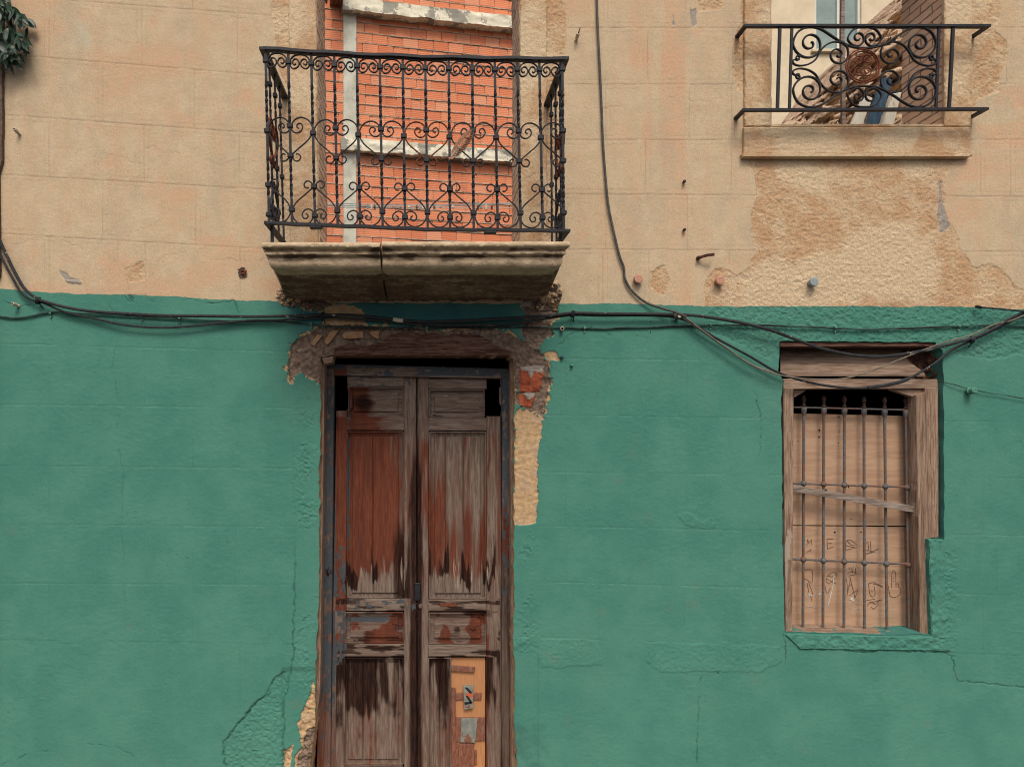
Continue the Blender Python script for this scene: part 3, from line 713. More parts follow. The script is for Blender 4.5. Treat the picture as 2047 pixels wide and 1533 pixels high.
# ------------------------------------------------------------------ balcony slab (two moulded stones)
def balcony():
    prof = [(.690, 3.464), (.708, 3.456), (.714, 3.444), (.710, 3.432), (.688, 3.424), (.676, 3.416), (.686, 3.406), (.684, 3.396), (.664, 3.390), (.652, 3.384), (.658, 3.376), (.656, 3.352), (.648, 3.336), (.632, 3.324), (.605, 3.318), (.592, 3.326), (.55, 3.322), (.50, 3.316), (.40, 3.285), (.25, 3.262), (.10, 3.246), (0.0, 3.24)]
    # resample
    P = [np.array(prof[0])]
    for a, b in zip(prof[:-1], prof[1:]):
        a = np.array(a); b = np.array(b); k = max(1, int(np.linalg.norm(b - a) / .010))
        P += [a + (b - a) * (i + 1) / k for i in range(k)]
    P = np.array(P); m = MB()
    def stone(x0, x1, seed, el, er, dz):
        nu = int((x1 - x0) / .010); V = []; n = len(P)
        d = P[:, 0]; z = P[:, 1]
        for i in range(nu + 1):
            u = i / nu; x = x0 + (x1 - x0) * u
            V.append(np.stack([np.full(n, x), -d, z + dz], -1))
        V = np.array(V)
        ins = (.714 - d).clip(0, .10) * .62 * (.25 + .75 * sstep(.05, .5, d))
        for i in range(nu + 1):
            u = i / nu
            if el: V[i, :, 0] += ins * (1 - np.clip(u / .14, 0, 1))
            if er: V[i, :, 0] -= ins * (1 - np.clip((1 - u) / .12, 0, 1))
        v = V.reshape(-1, 3)
        nz = (fbm(v[:, 0] * 30, v[:, 1] * 30 + v[:, 2] * 30, 4, seed) - .5) * .012 + (fbm(v[:, 0] * 90, v[:, 1] * 90 + v[:, 2] * 90, 2, seed + 4) - .5) * .008
        sof = sstep(-.56, -.50, v[:, 1]); nz = nz * (1 + sof * 1.6)
        v[:, 2] += nz * np.where(v[:, 1] > -.6, 1.0, .4); v[:, 1] += nz * .8 * (v[:, 1] < -.55)
        # broken lower corners beside the wall
        if el: cr = sstep(-.40, -.08, v[:, 1]) * (1 - sstep(0, .16, v[:, 0] - x0)); v[:, 2] += cr * .05 * (fbm(v[:, 0] * 20, v[:, 1] * 20, 3, 5))
        if er: cr = sstep(-.40, -.08, v[:, 1]) * (1 - sstep(0, .14, x1 - v[:, 0])); v[:, 2] += cr * .05 * (fbm(v[:, 0] * 20, v[:, 1] * 20, 3, 6))
        f = [(i * n + j, (i + 1) * n + j, (i + 1) * n + j + 1, i * n + j + 1) for i in range(nu) for j in range(n - 1)]
        m.add(v, f)
        # end caps and top
        for i in (0, nu):
            col = v[i * n:(i + 1) * n]; top = np.array([[col[0, 0], 0, 3.462 + dz]])
            base = m.n; c = np.r_[col, top]; m.add(c, [tuple(range(n + 1)) if i else tuple(range(n + 1))[::-1]])
        row = v[0::n]; back = row.copy(); back[:, 1] = 0; k = len(row)
        m.add(np.r_[row, back], [(i, i + k, i + 1 + k, i + 1) for i in range(k - 1)])
    gx = W(762, 520, -.68)[0]
    stone(-.938, gx - .006, 11, True, False, -.001); stone(gx + .006, .828, 12, False, True, .003)
    m.box(gx - .02, gx + .02, -.52, 0, 3.30, 3.44)
    def mask(px, py):
        z = np.zeros(px.shape)
        # soot band under the lip, heavier on the left and around the joint; groove and soffit shade painted in
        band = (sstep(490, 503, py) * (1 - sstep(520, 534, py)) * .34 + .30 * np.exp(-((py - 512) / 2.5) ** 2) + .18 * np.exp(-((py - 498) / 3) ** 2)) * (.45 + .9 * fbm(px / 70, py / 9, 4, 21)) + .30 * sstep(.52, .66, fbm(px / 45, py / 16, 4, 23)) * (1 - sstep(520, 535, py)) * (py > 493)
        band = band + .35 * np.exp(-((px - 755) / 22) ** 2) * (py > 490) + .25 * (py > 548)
        sof = sstep(546, 552, py)  # underside shade put into the colour, over the soffit's own brown
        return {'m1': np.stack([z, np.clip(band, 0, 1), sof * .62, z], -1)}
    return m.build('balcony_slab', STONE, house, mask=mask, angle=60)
slab = balcony()

# ------------------------------------------------------------------ balcony railing
YR = -.655
BT = [531, 576, 622, 668, 713, 759, 805, 850, 897, 944, 989, 1034, 1078, 1124]
BB = [538, 584, 630, 675, 720, 765, 810, 855, 900, 947, 995, 1041, 1085, 1127]
TOPX = [520, 700, 850, 1000, 1135]; TOPY = [101, 112, 118, 121, 122]
BOTX = [530, 630, 765, 855, 1000, 1140]; BOTY = [446, 450, 455, 459, 460, 462]
top_y = lambda x: np.interp(x, TOPX, TOPY); bot_y = lambda x: np.interp(x, BOTX, BOTY)
def flatbar(m, P, hw, ht, up=(0, 1, 0)):
    """rectangular section sweep: half width hw along `up`, half thickness ht across"""
    P = np.asarray(P, float); T = np.gradient(P, axis=0); T /= np.linalg.norm(T, axis=1)[:, None]
    V = []; 
    for p, t in zip(P, T):
        a = np.array(up, float); a -= t * a.dot(t); a /= np.linalg.norm(a); b = np.cross(t, a)
        V += [p + a * hw + b * ht, p - a * hw + b * ht, p - a * hw - b * ht, p + a * hw - b * ht]
    f = [(i * 4 + k, i * 4 + (k + 1) % 4, i * 4 + 4 + (k + 1) % 4, i * 4 + 4 + k) for i in range(len(P) - 1) for k in range(4)]
    n = len(P); f += [(0, 3, 2, 1), (n * 4 - 4, n * 4 - 3, n * 4 - 2, n * 4 - 1)]
    m.add(V, f)
m = MB()
def toprail():
    pts = [np.array(W(x, top_y(x) - 2, YR)) for x in np.linspace(527, 1129, 20)]
    for i, p in enumerate(pts): p[2] += .003 * math.sin(i * 1.7)
    flatbar(m, pts, .022, .008)
    botp = [np.array(W(x, bot_y(x), YR)) for x in np.linspace(535, 1133, 20)]
    for i, p in enumerate(botp): p[2] += .002 * math.sin(i * 2.3)
    return pts, botp
pts, botp = toprail()
LT, RT, LB, RB = pts[0], pts[-1], botp[0], botp[-1]
def side(p, q_px, y1=-.0):
    q = np.array(W(q_px[0], q_px[1], y1)); q[0] = p[0] + (q[0] - p[0]) * .6; return q
LTw = side(LT, (569, 196)); RTw = side(RT, (1093, 213)); LBw = np.array([LB[0] + .01, -.02, LB[2] - .012]); RBw = np.array([RB[0] - .01, -.02, RB[2] - .012])
for a, b, hw, ht in ((LT, LTw, .022, .008), (RT, RTw, .022, .008)):
    P = [a + (b - a) * t for t in np.linspace(-.03, 1, 6)]; flatbar(m, P, hw, ht, (1, 0, 0))
rail = m.build('balcony_railing', IRON, house, smooth=False)
m = MB(); flatbar(m, botp, .018, .0075)
for a, b, hw, ht in ((LB, LBw, .018, .0075), (RB, RBw, .018, .0075)):
    P = [a + (b - a) * t for t in np.linspace(-.03, 1, 6)]; flatbar(m, P, hw, ht, (1, 0, 0))
# feet of the railing into the slab
for x, y in ((-.895, -.60), (.79, -.60), (-.90, -.12), (.80, -.12)):
    m.box(x - .009, x + .009, y - .009, y + .009, 3.455, LB[2] + .002)
for x in (632, 980):
    c = W(x, bot_y(x) + 4, YR); m.box(c[0] - .035, c[0] + .035, c[1] - .02, c[1] + .02, c[2] - .012, c[2] + .004, .004)
m.build('bottom_rail', IRON, rail, smooth=False)

def bar(m, a, b, r=.0096, twist=((.18, .42), (.62, .86)), n=36, turns=5):
    a = np.array(a, float); b = np.array(b, float); t = np.linspace(0, 1, n)
    P = a + (b - a) * t[:, None]; tw = np.zeros(n)
    for s0, s1 in twist: tw += np.clip((t - s0) / (s1 - s0), 0, 1) * turns * math.pi / 2
    m.tube(P, r, 4, 1, tw)
def collar(m, c, w=.017, h=.017, ax='x'):
    if ax == 'x': m.box(c[0] - w, c[0] + w, c[1] - .013, c[1] + .013, c[2] - h * .8, c[2] + h * .8, .004)
    else: m.box(c[0] - .013, c[0] + .013, c[1] - w, c[1] + w, c[2] - h * .8, c[2] + h * .8, .004)
bars = []
for i in range(14):
    xt, xb = BT[i], BB[i]
    a = W(xt, top_y(xt) + 2, YR); b = W(xb, bot_y(xb) - 2, YR); m = MB()
    bar(m, a, b)
    f = lambda py, xt=xt, xb=xb: (xt + (xb - xt) * (py - top_y(xt)) / (bot_y(xb) - top_y(xt)), py)
    bars.append((xt, xb, f))
    sag = [0, 3, 6, 9, 11, 13, 14, 15, 16, 17, 18, 18, 18, 17][i]
    collar(m, W(*f(122 + sag), YR))
    if i % 2: 
        collar(m, W(*f(250 + sag * .7), YR)); collar(m, W(*f(309 + sag * .75), YR))
        collar(m, W(*f(418 + sag * .45), YR))
    else:
        collar(m, W(*f(262 + sag * .75), YR)); collar(m, W(*f(370 + sag * .55), YR)); collar(m, W(*f(429 + sag * .38), YR))
    m.build('baluster', IRON, rail, smooth=False)
SAG = [0, 3, 6, 9, 11, 13, 14, 15, 16, 17, 18, 18, 18, 17]
ARCH = [(0, 0), (-20, 2), (-38, 9), (-56, 26), (-62, 48), (-58, 68), (-44, 83), (-26, 82), (-10, 70), (-4, 52), (-12, 34), (-28, 27), (-42, 36), (-44, 52), (-34, 62), (-24, 55)]
MAIN = [(36, -6), (42, 10), (36, 1), (34, -6), (46, -10), (60, 0), (63, 14), (52, 31), (34, 33), (18, 22), (8, 4), (18, -14), (60, -50), (108, -90), (134, -130), (137, -172), (112, -212), (68, -229), (28, -216), (6, -182), (10, -150), (36, -135), (64, -146), (76, -170), (64, -192), (44, -188), (40, -172), (52, -163)][3:]
def scroll_strip(m, pts, r=.0055, width=.011):
    P = catmull(pts, 4); n = len(P); rr = np.ones(n) * r
    m.tube(P, rr, 6, width / r / 1.0, 0)
def px_scroll(m, pts, r=.0048):
    P = catmull([np.array(W(x, y, YR)) for x, y in pts], 3); m.tube(P, r, 6, 1.9)
for i in range(13):                     # small arched scrolls under the handrail
    x0 = (BT[i] + BT[i + 1]) / 2 + .3; w = (BT[i + 1] - BT[i]) / 143.0; y0 = top_y(x0) + 5 + (i < 2) * 0
    yy = y0 - 1
    m = MB()
    for s in (1, -1): px_scroll(m, [(x0 - s * p[0] * w, yy + p[1] * .335) for p in ARCH], .0046)
    m.build('arched_scroll', IRON, rail)
def heart(i, sides, name, mat=IRON, flip=False):
    xt, xb, f = bars[i]; m = MB(); sg = SAG[i]
    c = f(309 + sg * .75) if not flip else f(370 + sg * .55)
    for s in sides:
        k = .3224
        px_scroll(m, [(c[0] + s * p[0] * k * .985, c[1] + (p[1] * k * (1.03 if not flip else -1.03))) for p in MAIN], .0044)
    m.build(name, mat, rail)
for i in (1, 3, 5, 7, 9, 11): heart(i, (1, -1), 'heart_scroll', RUST if i == 7 else IRON)
heart(13, (-1,), 'heart_scroll')
for i in (2, 4, 6, 8, 10, 12): heart(i, (1, -1), 'inverted_heart_scroll', flip=True)
heart(0, (1,), 'inverted_heart_scroll', flip=True)
# the two returns to the wall
for sx, (T0, T1, B0, B1) in ((-1, (LT, LTw, LB, LBw)), (1, (RT, RTw, RB, RBw))):
    for k, t in enumerate((.24, .48, .72)):
        a = T0 + (T1 - T0) * t; b = B0 + (B1 - B0) * t; m = MB(); bar(m, a, b, .0085)
        for zf in (.13, .58): c = a + (b - a) * zf; collar(m, c, ax='y')
        m.build('baluster', IRON, rail, smooth=False)
    for k, t in enumerate((.30,)):
        m = MB(); c = (T0 + (T1 - T0) * t) * .42 + (B0 + (B1 - B0) * t) * .58
        c = (T0 + (T1 - T0) * t) + ((B0 + (B1 - B0) * t) - (T0 + (T1 - T0) * t)) * (.57)
        for s in (1, -1):
            P = catmull([np.array([c[0] + (p[1] * 0), c[1] + s * p[0] * .00098, c[2] - p[1] * .00098]) for p in MAIN], 3)
            m.tube(P, .0048, 6, 1.9, 0, (1, 0, 0))
        m.build('heart_scroll', RUST if k == 0 else IRON, rail)
        m = MB(); c = (T0 + (T1 - T0) * (t + .05)) + ((B0 + (B1 - B0) * t) - (T0 + (T1 - T0) * t)) * .75
        for s in (1, -1):
            P = catmull([np.array([c[0], c[1] + s * p[0] * .00085, c[2] + p[1] * .00085 + 0.02]) for p in MAIN], 3)
            m.tube(P, .0046, 6, 1.9, 0, (1, 0, 0))
        m.build('inverted_heart_scroll', IRON, rail)

# ------------------------------------------------------------------ balustrade of the upper window
YW = -.13
def z3(x, y): return (1440 + x * .2965, y * .2965)
m = MB()
def wp(p, y=YW): return np.array(W(p[0], p[1], y))
for y0, y1, xa, xb, wa, wb in ((53, 53.5, 1490, 1974, (1478, 74), (1949, 73)), (221, 219, 1487, 1970, (1474, 237), (1946, 236))):
    a, b = wp((xa, y0)), wp((xb, y1)); flatbar(m, [a + (b - a) * t for t in np.linspace(0, 1, 8)], .016, .0075)
    for p, s in ((a, 1), (b, -1)):
        q = np.array([p[0] + s * .002, .01, p[2] + .0]); flatbar(m, [p + (q - p) * t for t in np.linspace(-.1, 1, 4)], .014, .0075, (1, 0, 0))
wrail = m.build('window_balustrade', IRON, house, smooth=False)
for xt, xb, r in ((1559, 1554, .012), (1583, 1578, .0105), (1877, 1871, .0105), (1905, 1897, .012)):
    m = MB(); m.tube([wp((xt, 54)), wp(((xt + xb) / 2, 137)), wp((xb, 219))], r, 4, 1, 0); m.build('upright', IRON, wrail, smooth=False)
def spiral(c, start, radii):
    """px3 spiral, start angle in deg (0 right, 90 down), one radius every 90 deg going counter-clockwise on screen"""
    out = []
    for k in range(len(radii) - 1):
        for j in range(3):
            t = j / 3; a = R(start - 90 * (k + t)); r = radii[k] * (1 - t) + radii[k + 1] * t
            out.append((c[0] + r * math.cos(a), c[1] + r * math.sin(a)))
    return out
CX, CY = 972, 455
E1 = [(972, 327), (905, 322), (840, 300), (775, 262), (700, 212), (655, 192), (610, 186), (560, 195), (515, 228)] + spiral((605, 297), 180, [115, 93, 67, 60, 48, 32, 20, 9])
def mx(pts): return [(2 * c - x, y) if False else (x, y) for x, y in pts for c in (0,)]
E2 = [(950, 187), (905, 190), (868, 208)] + spiral((907, 258), 180, [70, 54, 36, 31, 24, 16, 9])
E3 = [(532, 404), (516, 408), (510, 394), (520, 378), (534, 384), (528, 400), (505, 402), (489, 412), (492, 430), (520, 444), (560, 444), (605, 430), (645, 400), (672, 350), (705, 312), (745, 290), (785, 284), (828, 296), (856, 325)]
# spiral of E3 runs the other way round
def spiral_cw(c, start, radii):
    return [(c[0] + (x - c[0]), c[1] - (y - c[1])) for x, y in spiral(c, -start, radii)]
E3 = E3 + spiral_cw((795, 370), 0, [67, 60, 52, 33, 22, 16, 8])
def wscroll(pts, name, r=.006, mat=IRON, sx=1, sy=1):
    P = [z3(CX + (x - CX) * sx, CY + (y - CY) * sy) for x, y in pts]
    m = MB(); m.tube(catmull([wp(p) for p in P], 3), r, 6, 1.7); m.build(name, mat, wrail)
for sx in (1, -1):
    for sy in (1, -1):
        wscroll(E1, 'large_scroll', .0068, IRON, sx, sy)
        wscroll([(x + (22 if True else 0), y) for x, y in E2], 'small_scroll', .006, IRON, sx, sy)
        wscroll(E3, 'curled_scroll', .006, IRON, sx, sy)
m = MB(); cc = z3(960, 447)
for rr in (113, 99):
    P = [wp(z3(960 + rr * math.cos(a), 447 + rr * math.sin(a)), YW - (.004 if rr > 100 else -.004)) for a in np.linspace(0, 2 * math.pi, 41)]; m.tube(P, .0052, 6, 1.1)
for ax, ay, sx, sy in ((928, 412, 1, 1), (992, 402, -1, 1), (932, 480, 1, -1), (990, 482, -1, -1)):
    P = [(0, 60), (-4, 46), (6, 40)] ; q = spiral((0, 0), 0, [46, 34, 26, 24, 20, 15, 10, 5])
    q = [(ax + sx * x, ay + sy * y * .9) for x, y in q]; m.tube(catmull([wp(z3(*p)) for p in q], 2), .0045, 5, 1.1)
m.build('medallion', RUST, wrail)

# ------------------------------------------------------------------ door
def door_mask(px, py):
    z = np.zeros(px.shape); r = z.copy(); d = z.copy(); b = z.copy(); p = z.copy()
    n = fbm(px / 9, py / 200, 4, 30); n2 = fbm(px / 30, py / 40, 4, 33)
    L = (px < 834)
    mainp = (py > 862) & (py < 1196)
    # left main panel: varnish survives
    fr = 1 - .30 * sstep(745, 800, px) + (n - .5) * .8
    low = 1190 - 70 * np.power(vn(px / 3.1, py * 0 + .5, 41), 4.5) - 60 * np.power(vn(px / 13, py * 0, 42), 2) - 14 * vn(px / 1.7, py / 40, 43)
    r = np.where(L & mainp & (px > 694), fr * (1 - sstep(low - 26, low + 12, py)) - .05, r)
    tall = 110 * np.power(vn(px / 6.5, py * 0, 45), 2.4) + 25 * vn(px / 2.6, py * 0, 46)
    d = np.where(mainp, sstep(low - 22 - tall, low - 8 - tall * .35, py) * (1 - sstep(low - 4, low + 14, py)) * (.32 + .75 * sstep(.3, .6, vn(px / 13, py * 0, 49)) + (n - .5) * .5), d)
    d = np.where(L & mainp, np.maximum(d, .75 * sstep(.56, .64, vn(px / 7, py / 260, 47)) * sstep(755, 800, px) * sstep(980, 1100, py)), d)
    # right main panel: mostly grey, red low down and in streaks
    rr = .16 + .60 * sstep(900, 1130, py) * sstep(.35, .7, n) + .25 * sstep(1000,1100,py) + .25 * sstep(.5, .7, fbm(px / 10, py / 130, 3, 48)) + .45 * (1 - sstep(868, 900, px)) * sstep(900, 1000, py)
    r = np.where(~L & mainp, rr * (1 - sstep(low - 26, low + 12, py)) - .05, r)
    # meeting stiles: dark strip
    ms = np.exp(-((px - 831) / 14) ** 2)
    stile = (px > 808) & (px < 858)
    r = np.where(stile, .24 + .40 * sstep(.45, .6, fbm(px / 6, py / 150, 3, 52)) * sstep(860, 900, py) * (1 - sstep(1150, 1220, py)), r)
    d = np.where(stile & (px > 833), .35 * sstep(.42, .6, fbm(px / 5, py / 90, 3, 53)) * sstep(1150, 1220, py), d)
    d = np.where(stile, np.maximum(d, ms * (.45 + .75 * sstep(870, 1000, py)) * (.75 + .5 * n)), d)
    # left stile bright varnish
    ls = (px < 694)
    r = np.where(ls & (px > 668), .85 * (1 - sstep(1150, 1330, py)) + .25, r)
    # outer frame: blue grey paint
    fr_ = (px < 671) | (px > 1000) | (py < 752)
    b = np.where(fr_, .62 - .25 * sstep(1330, 1500, py) - .2 * (px > 1000) * sstep(900, 1100, py), b)
    b = np.where((py > 736) & (py < 772) & L, .45, b)
    b = np.where((px > 672) & (px < 693) & (py > 1090) & (py < 1330), .52, b)
    b = np.where((py > 1194) & (py < 1222) & L, .44, b); b = np.where((py > 1232) & (py < 1243) & L & (px > 695) & (px < 780), .66, b)
    b = np.where((px > 693) & (px < 700) & (py > 770) & (py < 1100), .56, b)
    r = np.where(fr_ & (px < 672) & (py > 850), .45, r); d = np.where(fr_ & (px > 1000), .30 + .2 * sstep(1000, 1200, py), d)
    r = np.where(fr_ & (px > 1018), .75, r)
    # small rails and panels
    sp = (py > 774) & (py < 834)
    blob = np.exp(-(((px - 727) / 26) ** 2 + ((py - 806) / 24) ** 2))
    r = np.where(sp & L, np.clip(1.0 * np.exp(-((px - 712) / 26) ** 2) + .12, 0, 1), r); d = np.where(sp & L, blob * .95, d)
    r = np.where(sp & ~L, .02, r)
    rl = (py > 834) & (py < 862); r = np.where(rl & L & (px > 694), .85 * (1 - sstep(700, 800, px)) + .2, r); d = np.where(rl & L & (px < 760), .42, d)
    md = (py > 1222) & (py < 1286); w2 = sstep(.46, .62, n2)
    r = np.where(md & ~stile & ~fr_, .25 + .6 * w2, r); d = np.where(md & ~stile & ~fr_, .62 * sstep(.52, .68, fbm(px / 22, py / 14, 4, 35)), d)
    r2 = ((py > 1286) & (py < 1313)) | ((py > 1196) & (py < 1222)); d = np.where(r2 & ~stile & ~fr_, .15 + .6 * sstep(.45, .62, fbm(px / 45, py / 9, 3, 36)), d)
    bot = (py > 1313); 
    db = .80 * (1 - sstep(1370, 1530, py + (n - .5) * 70 + (fbm(px / 30, py / 30, 3, 57) - .5) * 120)) * (.45 + sstep(.35, .6, fbm(px / 12, py / 90, 4, 37)) * .7)
    d = np.where(bot & ~stile & ~fr_, db, d); r = np.where(bot & ~stile & ~fr_, .24 + .22 * sstep(.5, .68, fbm(px / 14, py / 60, 4, 38)), r)
    r = np.where((px > 972) & (px < 1001) & (py > 832), .18 + .35 * sstep(.5, .65, fbm(px / 6, py / 120, 3, 39)), r)
    p = np.where(mainp & ~fr_, .62 * np.exp(-((py - 1150 - (n - .5) * 60) / 45) ** 2) * sstep(.70, .76, vn(px / 5, py / 400, 43)), p)
    p = np.where((px > 855) & (px < 900) & (py > 785) & (py < 815), .5 * sstep(.5, .7, n2), p)
    return {'m1': np.stack([r, d, b, p], -1)}
YF, YL, YP = .205, .235, .262
m = MB()
m.slab([(650, 728), (668, 728), (660, 1580), (632, 1580)], YF, .08, .008, .004, .003, (30, 4), 1)   # left jamb
m.slab([(1004, 742), (1020, 742), (1033, 1580), (1003, 1580)], YF, .08, .008, .004, .003, (30, 4), 2)
frame = m.build('door_frame', WV, house, mask=door_mask)
MB().slab([(650, 727), (1020, 737), (1020, 757), (651, 750)], YF - .004, .09, .008, .004, .004, (4, 30), 3).build('frame_head', WH, frame, mask=door_mask)
# pale split battens along both edges of the opening
m = MB(); m.slab([(642, 716), (649, 728), (640, 1380), (631, 1450)], .06, .12, .01, .003, .004, (20, 5), 5); m.slab([(1020, 714), (1028, 718), (1030, 1560), (1023, 1560)], .10, .10, .01, .003, .004, (20, 5), 6)
m.build('edge_batten', SLATM if False else WFV, frame, mask=lambda x, y: {'m1': np.stack([x * 0 - .3, x * 0 + .2 * (x > 900), x * 0, x * 0 + .3], -1)})
MB().slab([(643, 716), (666, 712), (664, 724), (648, 728)], .0, .14, .006, .003, .004, (40, 40), 7, .002).build('loose_block', WFH, frame, mask=lambda x, y: {'m1': np.stack([x * 0, x * 0, x * 0, x * 0], -1)})
def leaf(stiles, rails, panels):
    m = MB()
    for q in stiles: m.slab(q, YL, .045, .008, .003, .002, (30, 4), int(q[0][0]))
    lf = m.build('door_leaf', WV, house, mask=door_mask)
    for q in rails: MB().slab(q, YL - .002, .045, .008, .004, .002, (4, 30), int(q[0][1])).build('door_rail', WH, lf, mask=door_mask)
    for q, gaps, mat in panels:
        (x0, y0), (x1, _), (_, y1), _ = q; m = MB()
        m.slab(q, YP + .008, .02, .009, .002, .0015, (30, 4), int(x0 + y0))
        xs = [x0 + 9] + [x0 + (x1 - x0) * g for g in gaps] + [x1 - 9]      # raised field, split into boards
        for a, b in zip(xs[:-1], xs[1:]):
            m.slab([(a + .8, y0 + 9), (b - .8, y0 + 9), (b - .8, y1 - 9), (a + .8, y1 - 9)], YP - .004, .02, .008, .004, .0018, (30, 4), int(a))
        m.build('door_panel', mat, lf, mask=door_mask)
        # moulding bead round the panel
        m = MB(); B = .0045
        for (ax, ay, bx, by) in ((x0, y0, x1, y0), (x0, y1, x1, y1), (x0, y0, x0, y1), (x1, y0, x1, y1)):
            nn = max(3, int(math.hypot(bx - ax, by - ay) / 12))
            m.tube([W(ax + (bx - ax) * t, ay + (by - ay) * t, YL + .001) for t in np.linspace(0, 1, nn)], B, 6)
        m.build('panel_moulding', mat, lf, mask=door_mask)
    return lf
q = lambda x0, y0, x1, y1: [(x0, y0), (x1, y0), (x1, y1), (x0, y1)]
L1 = leaf([[(672, 821), (694, 821), (688, 1580), (660, 1580)], [(808, 752), (832, 752), (833, 1580), (808, 1580)]],
     [q(694, 751, 808, 773), q(690, 833, 808, 860), q(688, 1197, 808, 1221), q(686, 1286, 808, 1312)],
     [(q(697, 775, 806, 832), (), WH), (q(694, 863, 806, 1194), (.46,), WV), (q(690, 1224, 806, 1283), (), WH), (q(686, 1315, 806, 1526), (.33, .54), WV)])
L2 = leaf([[(834.5, 753), (857, 754), (856, 1580), (834.5, 1580)], [(973, 832), (1001, 832), (1004, 1580), (972, 1580)]],
     [q(857, 757, 973, 778), q(857, 835, 973, 861), q(856, 1198, 972, 1222), q(856, 1288, 972, 1312)],
     [(q(859, 780, 968, 833), (), WH), (q(859, 864, 971, 1195), (.28, .60), WV), (q(858, 1225, 970, 1285), (), WH), (q(857, 1315, 901, 1580), (.5,), WV)])
MB().slab(q(686, 1530, 806, 1580), YP - .002, .03, .01).build('door_rail', WH, L1, mask=door_mask)
# ragged remains at the holes beside the top panels
m = MB(); m.prism(rough_poly([(693, 773), (699, 790), (700, 812), (692, 821), (697, 821), (704, 812), (703, 785), (698, 773)], .6, 6), YL + .004, YL + .02); m.build('splinter', WV, L1, mask=door_mask)
m = MB(); m.prism([(1000, 757), (1003, 757), (1005, 832), (1001, 832), (1002, 812), (998, 805), (998, 775), (1001, 772)], YL, YL + .02); m.build('splinter', WV, L2, mask=door_mask)
# lock, keyhole ring, latch scar
m = MB(); c = W(841, 1211, YL); m.lathe([(-.012, .0), (-.012, .012), (-.006, .014), (0, .016)], c, n=14); m.build('lock_knob', GREYIRON, L2)
m = MB(); m.slab(q(829, 1165, 840, 1200), YL - .008, .012, .01, .003, .002); m.build('lock_plate', IRON, L2)
m = MB(); c = W(900, 1209, YL - .004); m.slab(q(880, 1206, 912, 1212), YL - .008, .008, .008, .002); m.build('letter_slot', RUST, L2)
m = MB(); m.slab([(866, 829), (876, 830), (888, 831), (868, 835)], YP - .006, .01, .01, .001); m.prism([(869, 836), (884, 836), (890, 840), (876, 842)], YP - .006, YP); m.build('burn_scar', DARK, L2)
# plywood patch in the bottom of the right leaf with the scraps nailed over it
MB().slab(q(901, 1314, 970, 1580), YP, .02, .02, .002).build('patch_board', PLYOR, L2)
patches = [([(902, 1330), (950, 1334), (948, 1344), (901, 1341)], BOARDR, .018), ([(911, 1385), (963, 1385), (962, 1398), (911, 1398)], BOARDR, .014), ([(926, 1371), (946, 1371), (946, 1416), (928, 1418)], BOARDG, .026),
           ([(905, 1434), (970, 1434), (970, 1480), (905, 1482)], BOARDR, .012), ([(922, 1436), (955, 1436), (950, 1484), (920, 1483)], BOARDG, .022), ([(902, 1375), (911, 1375), (911, 1580), (901, 1580)], BOARDR, .016),
           ([(917, 1486), (948, 1486), (947, 1580), (915, 1580)], BOARDR, .018), ([(910, 1500), (916, 1500), (915, 1530), (910, 1530)], BOARDR, .012), ([(948, 1500), (953, 1500), (953, 1528), (948, 1528)], BOARDR, .012), ([(905, 1484), (915, 1484), (915, 1495), (905, 1495)], BOARDR, .011)]
labs = ['short scrap slat nailed at the top of the orange board', 'small scrap forming the arms of a cross', 'upright scrap with black and orange painted marks, over the cross arms', 'wide reddish scrap across the board', 'flaking grey scrap over the wide reddish one', 'long thin reddish strip along the left edge', 'reddish scrap with flaked grey paint at the bottom', None, None, None]
for (qd, mt, th), lb in zip(patches, labs):
    o = MB().slab(qd, YP - th, th, .01, .002, .001).build('scrap_board', mt, L2)
    if lb: o['label'] = lb
m = MB(); yq = YP - .0275
for poly in ([(929, 1374), (934, 1373), (944, 1384), (940, 1386)], [(931, 1391), (935, 1390), (945, 1404), (941, 1406)], [(928, 1403), (941, 1402), (943, 1406), (929, 1408)]): m.prism(poly, yq, yq + .002)
m.build('painted_mark', IRON, L2)
m = MB(); m.prism([(930, 1388), (939, 1380), (946, 1389), (938, 1398)], yq + .0006, yq + .002); m.build('painted_mark', PINKC if False else simple('orange_red_paint', (.38, .09, .04), (.46, .13, .06), 40), L2)

# ------------------------------------------------------------------ rotten lintel, brick remains in the mortar
LP = [(670, 712), (669, 692), (700, 685), (735, 691), (765, 682), (785, 668), (806, 661), (842, 666), (885, 669), (922, 665), (958, 669), (982, 683), (1003, 695), (1019, 702), (1019, 712)]
def lintel():
    m = MB(); P = rough_poly(LP, 1.2, 5, 9)
    xs = np.arange(668, 1021, 2.2); top = np.interp(xs, [p[0] for p in LP[1:-1]], [p[1] for p in LP[1:-1]]) + (fbm(xs / 9, xs * 0, 4, 3) - .5) * 8
    rows = 16; V = []; 
    for j in range(rows + 1):
        for x, t in zip(xs, top):
            y = t + (711 - t) * j / rows; V.append(W(x, y, 0))
    V = np.array(V); n = len(xs)
    V[:, 1] = .006 - (fbm(V[:, 0] * 5, V[:, 2] * 60, 4, 4, .6) - .5) * .022 - (fbm(V[:, 0] * 14, V[:, 2] * 130, 3, 14) - .5) * .012
    V[:n, 1] = .02
    f = [(j * n + i, (j + 1) * n + i, (j + 1) * n + i + 1, j * n + i + 1) for j in range(rows) for i in range(n - 1)]
    b = len(V); last = V[-n:].copy(); last[:, 1] = .24
    f += [(rows * n + i, b + i, b + i + 1, rows * n + i + 1) for i in range(n - 1)]
    m.add(np.r_[V, last], f); return m.build('door_lintel', LINT, house)
